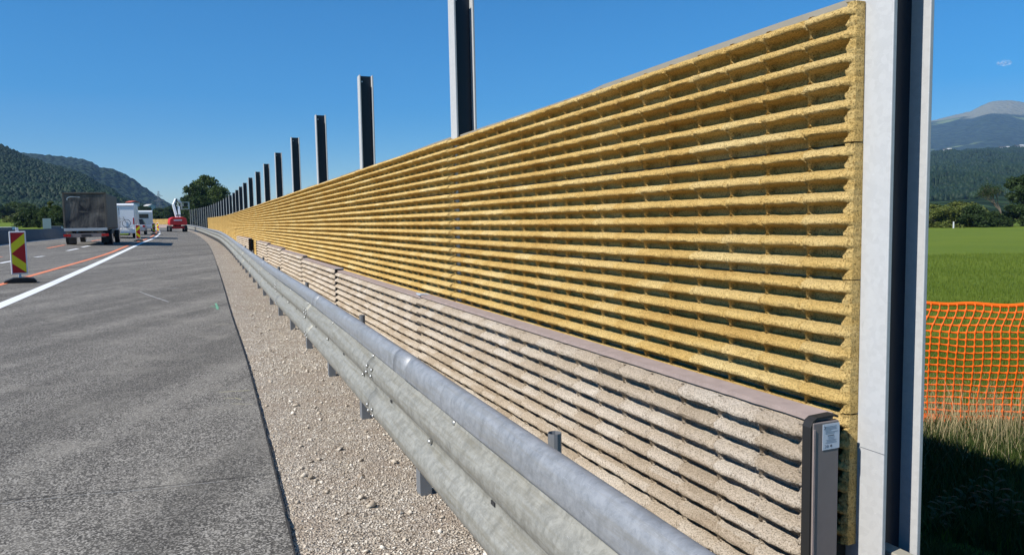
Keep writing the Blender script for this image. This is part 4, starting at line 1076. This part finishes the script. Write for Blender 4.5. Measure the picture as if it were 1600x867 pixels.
def forestm(name, a_, b_, s, patch=None, pz=None, bump=8.):
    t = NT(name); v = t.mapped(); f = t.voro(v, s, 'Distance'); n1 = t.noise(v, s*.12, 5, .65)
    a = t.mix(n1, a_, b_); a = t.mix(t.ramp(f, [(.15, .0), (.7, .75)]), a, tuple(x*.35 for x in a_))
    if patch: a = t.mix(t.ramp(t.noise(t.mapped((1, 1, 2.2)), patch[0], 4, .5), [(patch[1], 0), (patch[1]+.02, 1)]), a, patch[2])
    t.col(a); t.rough(.95); t.b.inputs['Specular IOR Level'].default_value = 0.
    t.bump(f, 1., -bump); return t
# meadow left
V = []
for i in range(31):
    for j in range(12):
        px_ = -160+i*12; t = j/11; d = 78+200*t; q = at(px_, 350, d); V.append((q.x, q.y, .9+4.6*t**1.1+.15*mnoise.noise(Vector((q.x*.05, q.y*.05, 0)))))
link('meadow_slope', npmesh('meadow_slope', V, [(i*12+j, (i+1)*12+j, (i+1)*12+j+1, i*12+j+1) for i in range(30) for j in range(11)], True), M['meadow'], kind='structure')
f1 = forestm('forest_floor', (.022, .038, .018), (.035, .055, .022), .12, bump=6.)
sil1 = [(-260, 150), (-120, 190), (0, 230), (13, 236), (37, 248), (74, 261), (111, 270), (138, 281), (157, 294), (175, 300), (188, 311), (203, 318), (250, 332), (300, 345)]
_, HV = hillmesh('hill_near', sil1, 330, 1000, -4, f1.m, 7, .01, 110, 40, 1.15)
f2 = forestm('forest_ridge', (.028, .045, .026), (.042, .062, .030), .05, bump=14.)
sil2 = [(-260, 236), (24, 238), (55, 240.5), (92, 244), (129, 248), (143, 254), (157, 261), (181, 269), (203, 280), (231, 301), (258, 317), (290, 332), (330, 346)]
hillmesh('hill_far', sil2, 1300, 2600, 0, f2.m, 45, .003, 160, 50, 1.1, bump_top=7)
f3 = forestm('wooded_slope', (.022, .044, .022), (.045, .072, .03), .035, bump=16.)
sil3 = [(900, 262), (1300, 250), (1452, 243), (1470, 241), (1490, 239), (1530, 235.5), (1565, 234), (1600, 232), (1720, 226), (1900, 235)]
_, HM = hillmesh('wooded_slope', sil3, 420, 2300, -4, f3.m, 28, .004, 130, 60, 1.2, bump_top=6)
# high mountain with bare summit and alpine meadows
t = forestm('mountain', (.030, .048, .026), (.040, .060, .03), .02, (.0011, .56, (.16, .20, .07)), bump=20.)
sil4 = [(900, 240), (1200, 222), (1400, 200), (1452, 190), (1475, 184), (1491, 180), (1516, 174.5), (1536, 164), (1550, 159), (1559, 157.5), (1579, 157), (1600, 160), (1640, 172), (1720, 190), (1900, 215)]
mo, MV = hillmesh('mountain', sil4, 3400, 7200, 60, t.m, 60, .0012, 170, 70, 1.0, bump_top=5)
sep = t.n('SeparateXYZ'); t.l(t.co.outputs['Object'], sep.inputs[0])
hz = t.math('ADD', sep.outputs[2], t.math('MULTIPLY', t.noise(t.mapped(), .0016, 6, .6), 420))
bare = t.ramp(t.math('MULTIPLY', hz, 1/1500), [(.70, 0), (.73, 1)])
old = t.b.inputs['Base Color'].links[0].from_socket
# meadows only in the inhabited belt
belt = t.ramp(t.math('MULTIPLY', sep.outputs[2], 1/1200), [(.42, 1), (.62, 0)])
t.col(t.mix(bare, old, (.21, .205, .14)))
# forest canopy of the near hill: one mass of trees
def canopy(name, HV, n, hmin, hmax, seed, pmin=0, conif=.5):
    r_ = np.random.default_rng(seed); c, rws, _ = HV.shape; u = r_.random(n)*(c-1.01); v = (pmin+(1-pmin)*r_.random(n))*(rws-1.01)
    i = u.astype(int); j = v.astype(int); fu = (u-i)[:, None]; fv = (v-j)[:, None]
    P = HV[i, j]*(1-fu)*(1-fv)+HV[i+1, j]*fu*(1-fv)+HV[i, j+1]*(1-fu)*fv+HV[i+1, j+1]*fu*fv
    k = 5; ang = np.arange(k)/k*6.2832; lv = [(0, .0), (.32, 1.), (.62, .85), (.86, .45)]
    h = hmin+(hmax-hmin)*r_.random(n); con = r_.random(n) < conif; R_ = np.where(con, h*.22, h*.42)
    rings = []
    for zf, rf in lv:
        rr = np.where(con, np.maximum(.08, 1-zf)*1.05, max(rf, .35))[:, None]*R_[:, None]*(.75+.5*r_.random((n, k)))
        rings.append(np.stack([P[:, None, 0]+rr*np.cos(ang), P[:, None, 1]+rr*np.sin(ang), P[:, None, 2]-1+h[:, None]*zf+0*rr], -1))
    top = P+np.stack([0*h, 0*h, h-1], -1)
    V = np.concatenate([np.concatenate(rings, 1), top[:, None]], 1); m = V.shape[1]; base = np.arange(n)[:, None]*m; F = []
    for a in range(3):
        for b in range(k):
            b2 = (b+1) % k; q = np.array([a*k+b, a*k+b2, (a+1)*k+b2, (a+1)*k+b]); F.append(base+q)
    for b in range(k): F.append(base+np.array([3*k+b, 3*k+(b+1) % k, 4*k, 4*k]))
    F4 = np.concatenate(F[:3*k]); me = npmesh(name, V.reshape(-1, 3), F4); F3 = np.concatenate([f[:, :3] for f in F[3*k:]])
    me2 = npmesh(name+'_tips', V.reshape(-1, 3), F3)
    bm = bmesh.new(); bm.from_mesh(me); bm.from_mesh(me2); bmesh.ops.delete(bm, geom=[v for v in bm.verts if not v.link_faces], context='VERTS'); bmesh.ops.remove_doubles(bm, verts=bm.verts, dist=.001); bm.to_mesh(me); bm.free(); bpy.data.meshes.remove(me2)
    return link(name, me, M['needle'], kind='stuff')
canopy('forest', HV[30:, 2:], 42000, 3.5, 8, 3, 0, .5)
canopy('forest', HM[60:100, 10:], 26000, 5, 11, 4, 0, .5)
# village on the terrace
vill = [(1477, 236), (1483, 235.5), (1566, 232.5), (1572, 232.5), (1590, 230.5), (1596, 230)]
for j, (px, y_) in enumerate(vill):
    p = at(px, y_, 2290); e = empty('village_house', (p.x, p.y, p.z-8), label=f'tiny white village house on the far mountain terrace, {nth(j+1)} from the left', cat='house', group='white village houses on the terrace')
    ww = 9 if j in (2, 3) else 6
    MB().box(-ww, ww, -5, 5, 0, 12).build('wall', M['wallw'], e); MB().prism([(-6, 12), (0, 15), (6, 12)], 'x', -ww-1, ww+1).build('roof', M['wallw'] if j % 2 else M['tarps'], e)

# clouds, outside the air box
t = NT('cloud'); t.col((.93, .94, .96)); t.rough(1); lw = t.n('LayerWeight'); lw.inputs[0].default_value = .5
tp = t.n('BsdfTransparent'); mx = t.n('MixShader'); cn = t.noise(t.mapped(), .02, 6, .65)
fac = t.math('MULTIPLY', t.ramp(lw.outputs['Facing'], [(.0, 1), (.6, 0)]), t.ramp(cn, [(.40, 0), (.8, .9)]))
t.l(fac, mx.inputs[0]); t.l(tp.outputs[0], mx.inputs[1]); t.l(t.b.outputs[0], mx.inputs[2]); t.l(mx.outputs[0], t.t.nodes['Material Output'].inputs[0])
for (px, y_, sc, nm) in ((1569, 99, .75, 'a'),):
    p = at(px, y_, 13000); m = bmesh.new(); bmesh.ops.create_icosphere(m, subdivisions=4, radius=1, matrix=Matrix.Diagonal((190, 150, 95, 1)))
    me = bpy.data.meshes.new('cloud'); m.to_mesh(me); m.free(); o = link('cloud', me, t.m, loc=p, kind='stuff'); o.scale = (sc,)*3

# ------------------------------------------------------------------ air
t = NT('air'); t.t.nodes.remove(t.b); pv = t.n('VolumePrincipled'); pv.inputs['Density'].default_value = 7.5e-5; pv.inputs['Color'].default_value = (.36, .62, 1, 1)
t.l(pv.outputs[0], t.t.nodes['Material Output'].inputs['Volume'])
MB().box(-9200, 9200, -300, 9300, -9, 1500).build('haze', t.m, kind='stuff')
